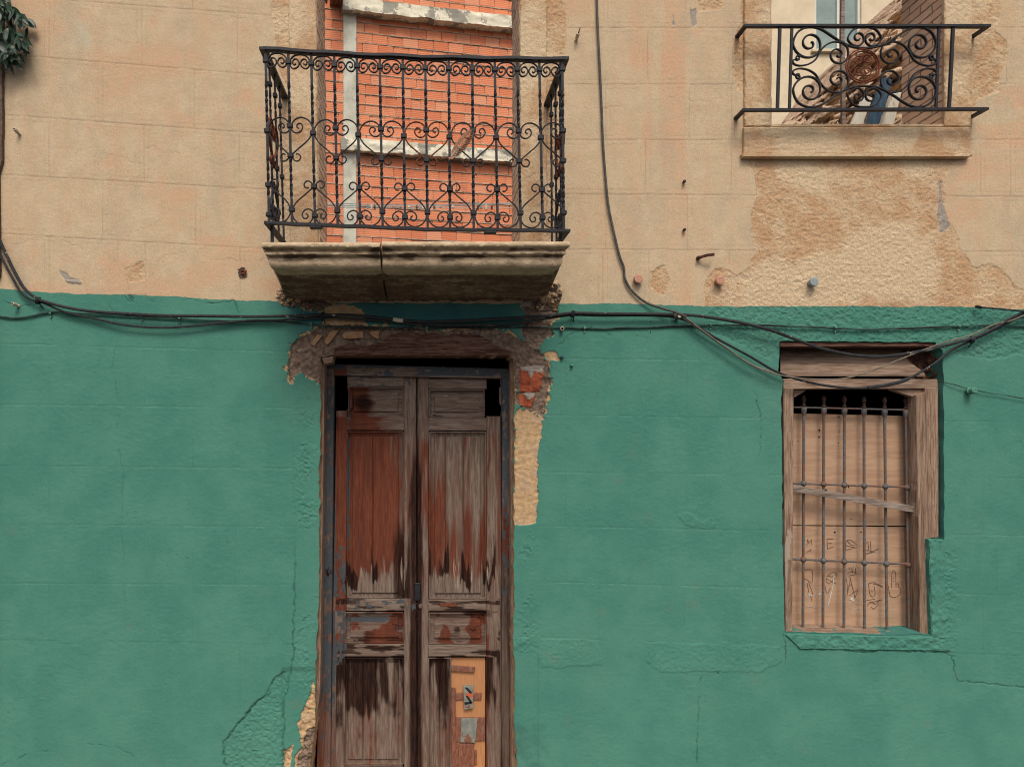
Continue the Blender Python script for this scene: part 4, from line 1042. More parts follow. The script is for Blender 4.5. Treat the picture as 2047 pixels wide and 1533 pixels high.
# cut the lintel in front of the mortar relief
lt = lintel(); lt.location = (0, -.004, 0)
for i, p in enumerate([[(621, 687), (634, 668), (644, 671), (628, 692)], [(648, 682), (660, 663), (677, 659), (664, 680), (654, 688)], [(684, 670), (690, 663), (726, 662), (727, 675), (697, 677), (688, 676)], [(737, 664), (758, 662), (756, 678), (748, 674)]]):
    m = MB(); m.prism(rough_poly(p, .7, 4, i), -.002 - .003 * i, .03)
    m.build('brick_fragment', simple('tan_tile_shard', (.33, .175, .09), (.42, .26, .14), 30) if i == 0 else bpy.data.materials['tan_tile_shard'], house)

# ------------------------------------------------------------------ lower window
fm = lambda r=.05, d=.12, b=0, p=.1: (lambda x, y: {'m1': np.stack([x * 0 + r - .28, x * 0 + d, x * 0 + b, x * 0 + p], -1)})
def left_post(x, y):
    b = .58 * sstep(1150, 1170, y) * (x < 1583) + .45 * (x < 1571)
    return {'m1': np.stack([x * 0 - .25, x * 0 + .2 * (x < 1573), b * 0, x * 0 + .3 + .5 * sstep(1030, 1080, y) * (1 - sstep(1130, 1200, y)) * sstep(.35, .55, fbm(x / 5, y / 22, 3, 88))], -1)}
m = MB(); m.slab([(1566, 775), (1587, 775), (1584, 1268), (1570, 1268)], .03, .10, .008, .004, .003, (30, 5), 1)
wf = m.build('window_frame', WFV, house, mask=left_post)
MB().slab([(1850, 775), (1876, 775), (1877, 1074), (1857, 1076)], .030, .09, .008, .004, .003, (30, 5), 2, .001).build('frame_post', WFV, wf, mask=fm(.0, .05, 0, .35))
MB().slab([(1831, 790), (1851, 782), (1869, 1272), (1840, 1272)], .034, .12, .008, .004, .003, (30, 5), 3).build('frame_post', WFV, wf, mask=fm(.05, .33, 0, .0))
MB().slab([(1565, 757), (1875, 758), (1876, 777), (1566, 778)], .04, .09, .008, .004, .003, (5, 30), 4).build('frame_head', WFH, wf, mask=fm(.1, .05, 0, .3))
for pw, yw in (([(1588, 779), (1612, 779), (1606, 784), (1588, 794)], .08), ([(1783, 779), (1848, 779), (1848, 797), (1825, 793)], .06)): MB().prism(pw, yw, .11).build('head_wedge', WFH, wf, mask=fm(.3, .2, 0, .1))
MB().slab([(1568, 1261), (1700, 1263), (1866, 1270), (1868, 1276)], .02, .16, .01, .004, .003, (8, 30), 8).build('frame_sill', WFH, wf, mask=fm(.0, .1, .3, .3))
# curved box board over the window
m = MB(); nz = 16; nx = 40
for part, poly in (('a', None),):
    V = []
    for j in range(nz + 1):
        t = j / nz; py = 692 + (752 - 692) * t; y = .22 - .14 * math.sin(t * math.pi / 2) - (.02 if t > .88 else 0)
        xr = 1812 - 0 + (1838 - 1800) * sstep(.35, 1, t)
        for i in range(nx + 1): V.append(W(1560 + (xr - 1560) * i / nx, py, y))
    n = nx + 1; f = [(j * n + i, (j + 1) * n + i, (j + 1) * n + i + 1, j * n + i + 1) for j in range(nz) for i in range(nx)]
    m.add(V, f)
m.build('shutter_box', wood_mat('box_board', False, (.33, .25, .19), (.17, .11, .075), False), wf)
MB().slab([(1559, 683), (1872, 685), (1870, 692), (1560, 693)], .012, .24, .01, .003, .003, (5, 30), 9).build('window_lintel', LINT, house)
m = MB()                                                     # broken masonry at the upper right corner
xs = np.linspace(1806, 1887, 34); ys = np.linspace(692, 764, 30)
V = []; 
for y in ys:
    for x in xs:
        V.append(W(x, y, .16 - .09 * float(sstep(1838, 1884, x)) - .09 * float(fbm(np.array([x / 13]), np.array([y / 11]), 3, 17)[0] - .5)))
m.add(V, [(j * 34 + i, (j + 1) * 34 + i, (j + 1) * 34 + i + 1, j * 34 + i + 1) for j in range(29) for i in range(33)])
m.build('broken_masonry', simple('broken_brown_masonry', (.06, .03, .02), (.17, .095, .06), 22, bump=.9, bd=.01), house)
# green painted sill and the render filling the lower right of the opening
def sillmask(px, py):
    z = np.zeros(px.shape); return {'m1': np.stack([z + 1, z + .35, z, z], -1), 'm2': np.stack([z, z, z, z], -1), 'm3': np.stack([z, z, z, z], -1)}
MB().slab([(1569, 1267), (1868, 1274), (1903, 1301), (1600, 1297)], -.012, .10, .006, .008, .010, (28, 34), 15, .004).build('rendered_sill', WALL, house, mask=sillmask)
MB().slab([(1857, 1078), (1887, 1078), (1893, 1276), (1863, 1276)], -.003, .09, .006, .006, .012, (30, 24), 16, .004).build('render_fill', WALL, house, mask=sillmask)
# iron grille
YG = .125
gr = None
for (xa, ya, xb, yb, r) in ((1586, 814, 1835, 820, .0062), (1584, 966, 1832, 974, .0072), (1580, 1117, 1836, 1128, .0075)):
    a, b = np.array(W(xa, ya, YG)), np.array(W(xb, yb, YG)); m = MB(); m.tube([a + (b - a) * t for t in np.linspace(0, 1, 8)], r, 8); g_ = m.build('window_grille' if gr is None else 'crossbar', GREYIRON, gr or house); gr = gr or g_
XT = [1607, 1647, 1688, 1727, 1768, 1810]; XBm = [1605, 1645, 1687, 1728, 1773, 1817]
for i in range(6):
    m = MB(); xt, xb = XT[i], XBm[i]
    X = lambda y: xt + (xb - xt) * (y - 800) / 460
    y0 = 800 + i * 1.0
    m.tube([W(X(y), y, YG) for y in np.linspace(812 + i, 1262, 20)], .0088, 10)
    for yb in (966 + i * 1.6, 1118 + i * 2.1):
        c = W(X(yb), yb, YG); m.lathe([(-.019, .004), (-.016, .013), (-.008, .019), (0, .021), (.008, .019), (.016, .013), (.019, .004)], c, 'z', 12)
    c = W(X(y0 + 20), y0 + 20, YG); m.lathe([(-.032, .009), (-.030, .0135), (-.020, .0135), (-.015, .017), (.012, .019), (.018, .0150), (.022, .0135)], c, 'z', 12)
    m.build('grille_bar', GREYIRON, gr)
    m = MB(); m.lathe([(.021, .0135), (.026, .0135), (.030, .017), (.034, .012), (.045, .008), (.050, .013), (.056, .007), (.066, .012), (.078, .0155), (.090, .013), (.100, .009), (.106, .003)], c, 'z', 12); m.build('finial', simple('shaded_rust_finial', (.03, .02, .017), (.07, .038, .028), 60) if i == 0 else bpy.data.materials['shaded_rust_finial'], gr)  # finial rust coloured darker to stand for the shade under the head
# plywood behind the grille, the slat across it
psh = MB(); psh.slab([(1570, 826), (1850, 832), (1850, 1051), (1570, 1049)], .185, .012, .02, .001); tag(psh.build('plywood_sheet', PLY), 'upper plywood sheet boarding the window behind the iron grille', 'plywood', 'plywood sheets behind the window grille')
psh = MB(); psh.slab([(1570, 1051), (1850, 1053.5), (1862, 1275), (1570, 1275)], .189, .012, .02, .001)
low = tag(psh.build('plywood_sheet', PLY), 'lower plywood sheet with pencilled letters behind the iron grille', 'plywood', 'plywood sheets behind the window grille')
INK = simple('pencil_ink', (.11, .065, .045), (.17, .10, .07), 40); CHALK = simple('white_scrape', (.45, .44, .40), (.6, .58, .52), 40)
def z5(x, y): return (1500 + x * .2672, 960 + y * .2672)
m = MB(); YI = .1862
def ink(m, pts, r=.0018):
    P = np.array([W(*z5(*p), YI) for p in pts]); 
    if len(P) > 2: P = catmull(P, 2)
    m.tube(P, r, 4, .5)
GL = {}
for st in ([(424,485),(428,440)], [(428,440),(440,470)], [(440,470),(456,440)], [(456,440),(462,482)], [(422,535),(455,518)], [(446,516),(455,518),(448,530)],
           [(574,435),(578,512)], [(574,437),(625,436)], [(577,472),(612,466)], [(578,512),(622,494)],
           [(795,480),(755,446),(725,446),(712,478),(740,492),(780,498)], [(712,520),(795,500)], [(725,450),(750,478),(778,485)], [(712,478),(714,520)],
           [(862,480),(880,455),(885,520)], [(900,452),(903,530)], [(862,552),(960,510)], [(865,520),(935,535)], [(870,545),(925,535)],
           [(400,690),(405,670),(445,664),(466,680),(462,765),(430,745),(405,735)], [(425,765),(440,850)], [(436,765),(470,850),(452,850),(460,900)],
           [(565,740),(590,700),(630,685),(650,705),(625,740),(585,770),(565,745)], [(570,735),(640,770)], [(560,790),(575,850),(600,800)], [(580,710),(610,720),(640,700)],
           [(735,650),(745,665)], [(752,648),(757,668)], [(770,640),(765,690)], [(785,655),(790,690)], [(722,700),(760,680),(795,700),(730,712)],
           [(720,730),(728,830)], [(745,720),(765,800),(785,880)], [(722,870),(748,740)], [(735,790),(760,780)], [(805,815),(780,885),(760,890)], [(740,860),(800,820)],
           [(885,770),(930,762),(990,800)], [(885,770),(895,850),(920,870),(935,840),(925,790)], [(920,770),(990,790)], [(905,820),(915,830)],
           [(1035,790),(1045,860),(1085,872),(1120,850),(1125,810),(1110,800),(1108,770),(1090,775),(1092,800)], [(1058,800),(1060,690),(1075,672),(1088,700),(1090,775)], [(1065,730),(1080,732)], [(1066,750),(1078,752)],
           [(870,895),(935,885)], [(875,940),(900,905),(935,925),(965,895)], [(905,945),(925,960),(960,925)], [(890,915),(930,905),(985,890)]): GL.setdefault((int((st[0][0] - 380) // 155), int(st[0][1] // 300 if st[0][1] < 600 else (2 if st[0][1] < 885 else 3))), []).append(st)
for k_, sts in GL.items():
    m = MB()
    for st in sts: ink(m, st)
    m.build('pencil_letter', INK, low)
m = MB(); ink(m, [(625,700),(615,800),(578,942)], .0036)
for st in ([(730,935),(760,905),(800,915)], [(735,950),(775,965),(815,940)], [(760,980),(790,960)], [(745,925),(790,945)], [(412,948),(440,940),(505,955)]): ink(m, st, .0012)
for p in ([(428,838),(478,862),(440,866)], [(508,850),(532,840),(520,860)], [(745,890),(760,872),(785,892),(768,902)]): m.prism([z5(*a) for a in p], YI, YI + .002)
m.build('white_scratches', CHALK, low)
for x, y, r in ((517,822,3),(515,875,2.4),(357,903,1.5),(662,725,2),(665,833,1.6),(660,918,1.4),(1210,930,1.5),(735,1246,2.2)):
    m = MB(); c = W(1500 + x * .2672, 640 + y * .2672, .183); m.lathe([(0, .001), (-.001, r * .0022), (.001, r * .0022)], c, n=10); m.build('knot_hole', DARK, low)
for x, y, r in ((632,387,2.6),(402,387,2),(830,385,2),(478,160,1.3),(755,290,1.2),(565,72,3)):
    c = W(1500 + x * .2672, 960 + y * .2672, .183 if y < 380 else .186); m = MB(); m.lathe([(0, .001), (-.001, r * .0022), (.001, r * .0022)], c, n=10); m.build('knot_hole', DARK, low)
sl_ = MB(); sl_.slab([(1582, 968), (1853, 1016), (1853, 1029), (1582, 982)], .075, .018, .01, .002, .001, (5, 60), 3)
sl_.slab([(1834, 1027), (1850, 1024), (1849, 1062), (1838, 1050)], .070, .014, .008, .003, .001, (30, 5), 4, .001)
tag(sl_.build('wooden_slat', SLATM), 'grey splintered wooden slat slanting across the iron window grille', 'wooden slat')

# ------------------------------------------------------------------ cables
def cable(name, pts, r, mat, label, y=None, parts=(), group=None, wob=0.0):
    """pts: (px, py, depth) on the wall; depth negative = in front"""
    P = catmull([np.array(W(p[0], p[1], p[2])) for p in pts], 6)
    if wob: P[:, 2] += (fbm(P[:, 0] * 9, P[:, 1] * 0, 3, 3) - .5) * wob
    o = MB().tube(P, r, 8).build(name, mat); tag(o, label, 'cable', group)
    return o
def path(pts, y): return [(a, b, y if len(c) == 0 else c[0]) for a, b, *c in pts]
cA = cable('cable', path([(-60,380),(-10,462),(8,500),(30,545),(50,578),(76,598),(90,603),(130,614),(180,622),(250,627),(330,631),(430,632),(500,633),(570,632),(645,630),(700,630),(760,635),(795,640),(850,643),(900,642),(980,638),(1060,634),(1110,630),(1145,626),(1200,627),(1300,628),(1350,629),(1400,632),(1480,645),(1540,660),(1600,682),(1640,696),(1700,709),(1750,713),(1800,709),(1850,700),(1900,688),(1950,674),(1990,655),(2025,634),(2080,612),(2200,560)], -.05), .0105, CABLE, 'thickest black cable, from the left corner to over the top of the barred window', group='cables strung across the house front')
cB = cable('cable', path([(-60,395),(-12,478),(2,512),(25,556),(45,588),(74,604),(88,606),(130,624),(190,637),(240,648),(280,653),(330,655),(380,652),(450,645),(500,641),(560,640),(645,635),(700,637),(760,641),(850,649),(950,650),(1030,646),(1100,636),(1145,630),(1200,631),(1300,631),(1345,634),(1380,645),(1430,675),(1500,713),(1550,742),(1600,760),(1660,772),(1720,776),(1780,768),(1820,755),(1870,725),(1900,701),(1940,682),(1990,658),(2030,638),(2080,622),(2200,575)], -.035), .0078, CABLE, 'black cable that sags lowest, crossing the head beam of the barred window', group='cables strung across the house front')
MB().tube(catmull([np.array(W(a, b, -.035)) for a, b in ((1735, 775), (1770, 770), (1800, 763), (1815, 757))], 4), .0125, 8).build('tape_wrap', CABLE, cB)
cC = cable('cable', path([(-60,622),(0,632),(30,636),(60,632),(85,627),(110,624),(160,626),(200,627),(280,632),(360,637),(460,642),(560,643),(620,648),(650,652),(720,654),(850,655),(1000,654),(1100,655),(1200,657),(1280,655),(1400,651),(1500,650),(1560,652),(1640,655),(1720,658),(1800,657),(1900,653),(1990,651),(2100,655)], -.012), .0062, CABLEGREEN, 'thin cable daubed with green paint, clipped straight along the wall', group='cables strung across the house front', wob=.006)
cD = cable('cable', path([(1190,-120,-.02),(1193,0,-.02),(1195,60,-.02),(1198,120,-.02),(1202,205,-.02),(1205,280,-.02),(1210,350,-.02),(1216,410,-.02),(1226,460,-.02),(1238,510,-.02),(1247,535,-.02),(1249,556,-.02),(1262,580,-.02),(1290,604,-.025),(1325,617,-.045),(1350,624,-.06),(1372,634,-.062)], -.02), .0078, CABLEG, 'grey cable coming down the tan wall beside the balcony', group='cables strung across the house front')
cE = cable('cable', path([(1345,622),(1372,636),(1400,658),(1450,694),(1500,728),(1545,746),(1590,755),(1640,758),(1690,756),(1740,742),(1790,722),(1840,702),(1890,684),(1935,672),(1990,648),(2040,634),(2200,560)], -.055), .0048, CABLEBEIGE, 'thin beige cable looping across the board above the barred window', group='cables strung across the house front')
cF = cable('cable', path([(1360,632),(1400,660),(1450,695),(1500,727),(1545,744)], -.045), .0045, CABLEBEIGE, 'short thin grey cable hanging just under the black cables left of the barred window', group='cables strung across the house front')
cG = cable('cable', path([(1878,762,0),(1905,768),(1932,776),(1945,778),(1975,785),(2000,788),(2050,797),(2150,812)], -.02), .0028, CABLEGREEN, 'thin green painted wire stretched from the small knob right of the barred window', group='cables strung across the house front')
for xx, yy, par in ((76, 601, cA), (645, 632, cA), (1145, 628, cA), (1943, 679, cA), (1350, 629, cA)):
    m = MB(); c = np.array(W(xx, yy, -.045))
    for k in range(3):
        a = [c + np.array([(k - 1) * .008 + .003 * math.sin(t), .016 * math.cos(t), .021 * math.sin(t)]) for t in np.linspace(0, 2 * math.pi, 14)]
        m.tube(a, .0042, 5)
    m.tube([c, c + np.array([.008, .02, -.03]), c + np.array([.012, .045, -.045])], .004, 5)
    m.build('cable_tie', IRON if xx != 1350 else CABLEG, par)
m = MB(); c = W(795, 640, -.05); m.tube([W(786, 638, -.05), W(795, 640, -.05), W(806, 641, -.05)], .0135, 8); m.build('white_tape', TAPE, cA)
# clips of the thin cable
def clip_root():
    r = thing('cable_clip', 'x', 'clip', (0, 0, 0), 'metal clips holding the thin green cable')
    m = MB(); P = [(-.0, .0, -.028), (0, -.006, -.012), (0, -.017, -.006), (0, -.021, 0), (0, -.017, .006), (0, -.006, .010), (0, .0, .016)]
    flatbar(m, catmull(P, 3), .007, .0012, (1, 0, 0)); m.build('strap', GREENP, r, smooth=False)
    m = MB(); m.lathe([(-.012, .0), (-.012, .004), (-.006, .005), (.004, .003)], (0, 0, -.024), n=8); m.build('nail_head', GREYC, r)
    return r
cl = clip_root()
clips = [(103, 627, 'leftmost clip, near the white ceramic tube in the left corner'), (285, 633, 'clip where the sagging cable hangs lowest, left of the balcony'), (360, 638, 'clip second to the right of the sagging cable, before the balcony'),
         (622, 648, 'clip beside the upper left edge of the broken mortar over the door'), (853, 655, 'clip above the middle of the rotten door lintel'), (1168, 657, 'clip just right of the white ring fixture'), (1419, 651, 'clip where the black cables cross the thin cable'),
         (1668, 656, 'clip straight above the barred window'), (1914, 653, 'rightmost clip, above the right corner of the barred window')]
for i, (x, y, lb) in enumerate(clips):
    w = W(x, y, 0); o = cl if i == 0 else copytree(cl)
    o.location = (w[0], -.002, w[2]); o['label'] = 'small painted metal ' + lb
# rod at the far right
tag(MB().tube([W(1951, 613, -.02), W(1958, 614, -.04), W(1961, 615, -.05)], .010, 8).tube([W(1958, 614, -.045), W(2010, 619, -.06), W(2060, 624, -.07)], .0055, 6).build('cable_anchor', IRON), 'short black rod with a thick end at the paint line in the far right', 'anchor')

# ------------------------------------------------------------------ wall fixtures
def fixture(name, prof, px, py, mat, label, cat, group=None, tilt=(0, 0), cap=None):
    w = W(px, py, 0); r = thing(name, label, cat, (w[0], 0, w[2]), group); r.rotation_euler = (tilt[0], 0, tilt[1])
    m = MB(); m.lathe(prof, (0, 0, 0), n=18); b = m.build('body', mat, r); b.location = (0, 0, 0)
    b.data.transform(__import__('mathutils').Matrix.Translation((w[0], 0, w[2]))) if False else None
    if cap:
        m = MB(); m.lathe(cap[0], (0, 0, 0), n=14); m.build('hole', cap[1], r)
    return r
def MBfix():
    pass
_b = MB.build
def build_local(s, name, mat, parent=None, **k):        # geometry already local to the parent
    loc = parent_loc(parent) if parent else Vector((0, 0, 0))
    s.v = [v + np.array(loc) for v in s.v]; return _b(s, name, mat, parent, **k)
def fix(name, prof, px, py, mat, label, cat, group=None, tilt=(0, 0), cap=None):
    w = W(px, py, 0); r = thing(name, label, cat, (w[0], 0, w[2]), group); r.rotation_euler = (tilt[0], 0, tilt[1])
    m = MB(); m.lathe(prof, n=18); build_local(m, 'body', mat, r)
    if cap: m = MB(); m.lathe(cap[0], n=14); build_local(m, 'hole', cap[1], r)
    return r
TUBE = [(.01, .010), (-.012, .011), (-.014, .0085), (-.020, .0085), (-.022, .0115), (-.055, .0115), (-.060, .0105), (-.061, .0065)]
THOLE = ([(-.0605, .0066), (-.0615, .0062)], DARK)
fix('ceramic_tube', TUBE, 38, 612, CERAMIC, 'cream ceramic tube sticking out of the green wall in the left corner', 'ceramic tube', None, (R(-8), R(-12)), THOLE)
fix('ceramic_tube', TUBE, 40, 270, CERAMIC, 'cream ceramic tube sticking out of the tan wall below the hanging leaves', 'ceramic tube', None, (R(-18), R(-8)), THOLE)
o = fix('ceramic_tube', TUBE, 1151, 82, CERAMIC, 'pale ceramic tube with a rusty wire end, right of the top of the balcony railing', 'ceramic tube', None, (R(-20), R(6)), THOLE)
m = MB(); m.tube([(0, -.05, 0), (.004, -.07, .012), (.010, -.075, .03)], .004, 5); build_local(m, 'wire_end', RUST, o)
KN = [(.01, .020), (-.012, .021), (-.014, .016), (-.020, .016), (-.023, .029), (-.040, .031), (-.046, .028), (-.048, .016), (-.046, .015), (-.046, .001)]
KN = [(t, r * 1.0) for t, r in KN]
fix('wall_insulator', KN, 1272, 560, PINKC, 'round pink painted knob beside the bend of the grey cable', 'knob', None, (R(-3), R(5)))
fix('wall_insulator', KN, 1434, 563, PINKC, 'round pink painted knob at the edge of the rough orange plaster', 'knob', None, (R(-3), R(5)))
fix('wall_insulator', KN, 1620, 566, GREYC, 'round grey knob on rough plaster above the barred window', 'knob', None, (R(-3), R(5)))
GK = [(.01, .014), (-.014, .014), (-.018, .022), (-.030, .024), (-.034, .017), (-.044, .017), (-.047, .021), (-.062, .021), (-.066, .017), (-.066, .006), (-.063, .004)]
fix('wall_insulator', GK, 1932, 782, GREENP, 'green painted ribbed knob right of the barred window', 'knob', None, (R(-4), R(8)))
fix('ceramic_tube', [(.01, .011), (-.02, .011), (-.03, .013), (-.038, .013), (-.040, .008)], 1122, 658, CERAMIC, 'short cream ceramic ring on the thin cable right of the door', 'ceramic tube', None, (0, 0), ([(-.0405, .0085), (-.041, .0065)], DARK))
fix('ceramic_tube', [(.01, .010), (-.03, .010), (-.045, .012), (-.06, .012), (-.062, .006)], 1352, 636, CERAMIC, 'small tan ceramic stub just under the knot where the cables meet', 'ceramic tube', None, (R(-6), R(2)))
for x, y, lb in ((1300, 643, 'small green plug above the thin cable, left of where the cables cross'), (1300, 663, 'small green plug below the thin cable, left of where the cables cross')):
    fix('wall_plug', [(.004, .010), (-.004, .010), (-.005, .006)], x, y, GREENP, lb, 'plug', None, (0, 0), ([(-.0045, .0058), (-.0052, .004)], DARK))
for x, y, lb in ((1366, 365, 'small black iron peg on the tan wall, upper of the two above the bracket'), (1366, 461, 'small black iron peg above the rusty bracket')):
    fix('iron_peg', [(.01, .007), (-.012, .007), (-.014, .010), (-.026, .010), (-.028, .004)], x, y, IRON, lb, 'peg')
for x, y, s, lb in ((1142, 731, .010, 'small green painted peg right of the broken brickwork'), (1123, 714, .011, 'dark painted bolt stub beside the bare plaster spot right of the door')):
    fix('iron_peg', [(.01, s), (-.02, s), (-.026, s * .6), (-.028, .002)], x, y, GREENP if x == 1142 else PAINTB, lb, 'peg')
w = W(1408, 515, 0)
br = thing('iron_bracket', 'rusty bent iron bracket sticking out of the tan wall above the green paint', 'bracket', (w[0], 0, w[2]))
m = MB(); flatbar(m, [(-.045, .0, -.008), (-.035, -.03, -.004), (-.0, -.05, .004), (.045, -.055, .008)], .006, .009, (0, 1, 0)); build_local(m, 'arm', simple('dark_rust', (.045, .018, .014), (.09, .035, .025), 50), br)
m = MB(); m.lathe([(.0, .013), (-.03, .012), (-.04, .008), (-.044, .002)], (-.045, 0, -.006), n=10); m.tube([(-.045, -.02, -.008), (-.06, -.03, -.018)], .004, 5); build_local(m, 'root', bpy.data.materials['dark_rust'], br)
# socket hole left of the balcony
w = W(485, 545, 0)
hb = thing('broken_pipe_stub', 'rusty pipe stub in a dark chipped hole left of the balcony', 'pipe', (w[0], 0, w[2]))
m = MB(); n = 22
ring = [((.027 + .009 * math.sin(k * 2.3) + .004 * math.sin(k * 5.1)) * math.cos(2 * math.pi * k / n) * 1.05, (.034 + .006 * math.sin(k * 3.1)) * math.sin(2 * math.pi * k / n)) for k in range(n)]
m.add([(x, -.0095, z) for x, z in ring] + [(x * .55, -.006, z * .55) for x, z in ring], [(i, (i + 1) % n, n + (i + 1) % n, n + i) for i in range(n)] + [tuple(range(n, 2 * n))])
build_local(m, 'chipped_hole', simple('chipped_edge', (.05, .035, .03), (.12, .085, .07), 60, bump=.9), hb)
m = MB(); m.lathe([(-.004, .016), (-.016, .016), (-.018, .012), (-.010, .010), (-.008, .001)], (.006, 0, .0), n=14); m.tube([(.022, -.012, .006), (.034, -.016, .012)], .003, 4); m.tube([(.012, -.012, -.012), (.02, -.016, -.022)], .003, 4); build_local(m, 'pipe', RUST, hb)

# ------------------------------------------------------------------ neighbouring house at the left edge
nb = thing('neighbouring_house', 'sliver of brown rendered house adjoining at the left edge of the photo', 'house', (W(-200, 800)[0], 0, 0))
m = MB(); xr = W(9, 0)[0]
zs = np.arange(0, 6.8, .04); V = []
for z in zs:
    px_, py_ = 0, VY - (z - CZ) * S
    e = xr - .024 * float(sstep(325, 350, np.array([py_]))[0]) - (.03 if py_ > 560 else 0) + (float(fbm(np.array([z * 6]), np.array([0.5]), 4, 2)[0]) - .5) * .012
    V += [(xr - 2.5, -.03, z), (e, -.03, z), (e + .002, -.022, z), (e + .002, .3, z)]
f = [(4 * i + k, 4 * i + k + 1, 4 * i + k + 5, 4 * i + k + 4) for i in range(len(zs) - 1) for k in range(3)]
m.add(V, f); m.build('wall', NEIGH, nb, smooth=False)

# ------------------------------------------------------------------ hanging leaves, top left
def plant():
    root = thing('hanging_plant', 'dark green pointed leaves hanging into the upper left corner', 'plant', W(-20, -40, -.25))
    rs = random.Random(5)
    ms, ml = MB(), MB()
    stems = [[(-60,-60),(-20,-10),(10,20),(30,60),(40,95),(35,118)], [(-60,-60),(0,0),(30,15),(50,28),(56,45)], [(-60,-20),(-10,40),(20,62),(48,72),(60,90)], [(-60,0),(-20,60),(0,90),(20,105),(25,120)], [(-60,-60),(-10,10),(0,50),(5,85)], [(-80,-40),(-30,10),(-10,60),(-5,110)], [(-30,-60),(10,-20),(20,10)]]
    for si, s in enumerate(stems):
        P = catmull([np.array(W(x - 8, y, -.07 - .015 * (si % 3))) for x, y in s], 5); ms.tube(P, np.linspace(.004, .0015, len(P)), 5)
        for k in range(2, len(P), 1):
            for _ in range(2):
                p = P[k] + np.array([rs.uniform(-.012, .012), rs.uniform(-.07, .06), rs.uniform(-.012, .012)])
                L = rs.uniform(.055, .095); wd_ = L * rs.uniform(.16, .24)
                a = rs.uniform(-.9, .9) + .12; dirv = np.array([math.sin(a), rs.uniform(-.5, .3), -math.cos(a) * rs.uniform(.6, 1)]); dirv /= np.linalg.norm(dirv)
                side = np.cross(dirv, np.array([rs.uniform(-.5, .5), 1, rs.uniform(-.4, .4)])); side /= np.linalg.norm(side); nrm = np.cross(dirv, side)
                V = [p]; prof = [(.12, .55), (.3, .95), (.5, 1), (.7, .75), (.88, .35)]
                for t, w_ in prof:
                    c = p + dirv * L * t - np.array([0, 0, L * .18 * t * t]) ; 
                    V += [c + side * wd_ * w_ + nrm * wd_ * .25, c, c - side * wd_ * w_ + nrm * wd_ * .25]
                V.append(p + dirv * L - np.array([0, 0, L * .2]))
                f = [(0, 1, 2), (0, 2, 3)]
                for j in range(4):
                    b = 1 + 3 * j; f += [(b, b + 3, b + 4, b + 1), (b + 1, b + 4, b + 5, b + 2)]
                f += [(13, 16, 14), (14, 16, 15)]
                ml.add(V, f)
    ms.build('stem', STEM, root); ml.build('foliage', LEAF, root)
plant()

# ------------------------------------------------------------------ dried palm leaf tied to the railing
def dried():
    m = MB(); y0 = YR - .03
    base = np.array(W(900, 317, y0)); tip = np.array(W(944, 263, y0))
    ax = tip - base; L = np.linalg.norm(ax); ax /= L; pr = np.cross(ax, np.array([0, 1, 0.])); pr /= np.linalg.norm(pr)
    m.tube([base + ax * L * t + np.array([0, .004 * math.sin(t * 6), 0]) for t in np.linspace(-.05, 1, 10)], np.linspace(.004, .001, 10), 5)
    for k in range(14):
        t = .08 + .066 * k; b = base + ax * L * t; wl = .052 * math.sin(math.pi * min(1, t * .8 + .18)) + .012
        for s in (1, -1):
            d = ax * .75 + pr * s * .5 + np.array([0, -.15 * ((k % 3) - 1), 0]); d /= np.linalg.norm(d)
            e = b + d * wl; c = b + d * wl * .5 + pr * s * .004; q_ = np.cross(d, np.array([0, 1, 0.])) * .0055
            n0 = np.array([0, .003, 0])
            m.add([b, c + q_ - n0, e, c - q_ + n0], [(0, 1, 2, 3)])
    m.tube([W(897, 316, y0 + .01), W(903, 318, y0), W(909, 314, y0 + .01)], .006, 6)
    tag(m.build('dried_leaf', DRY, smooth=False), 'dried brown palm leaf tied to the front of the balcony railing', 'dried leaf')
dried()

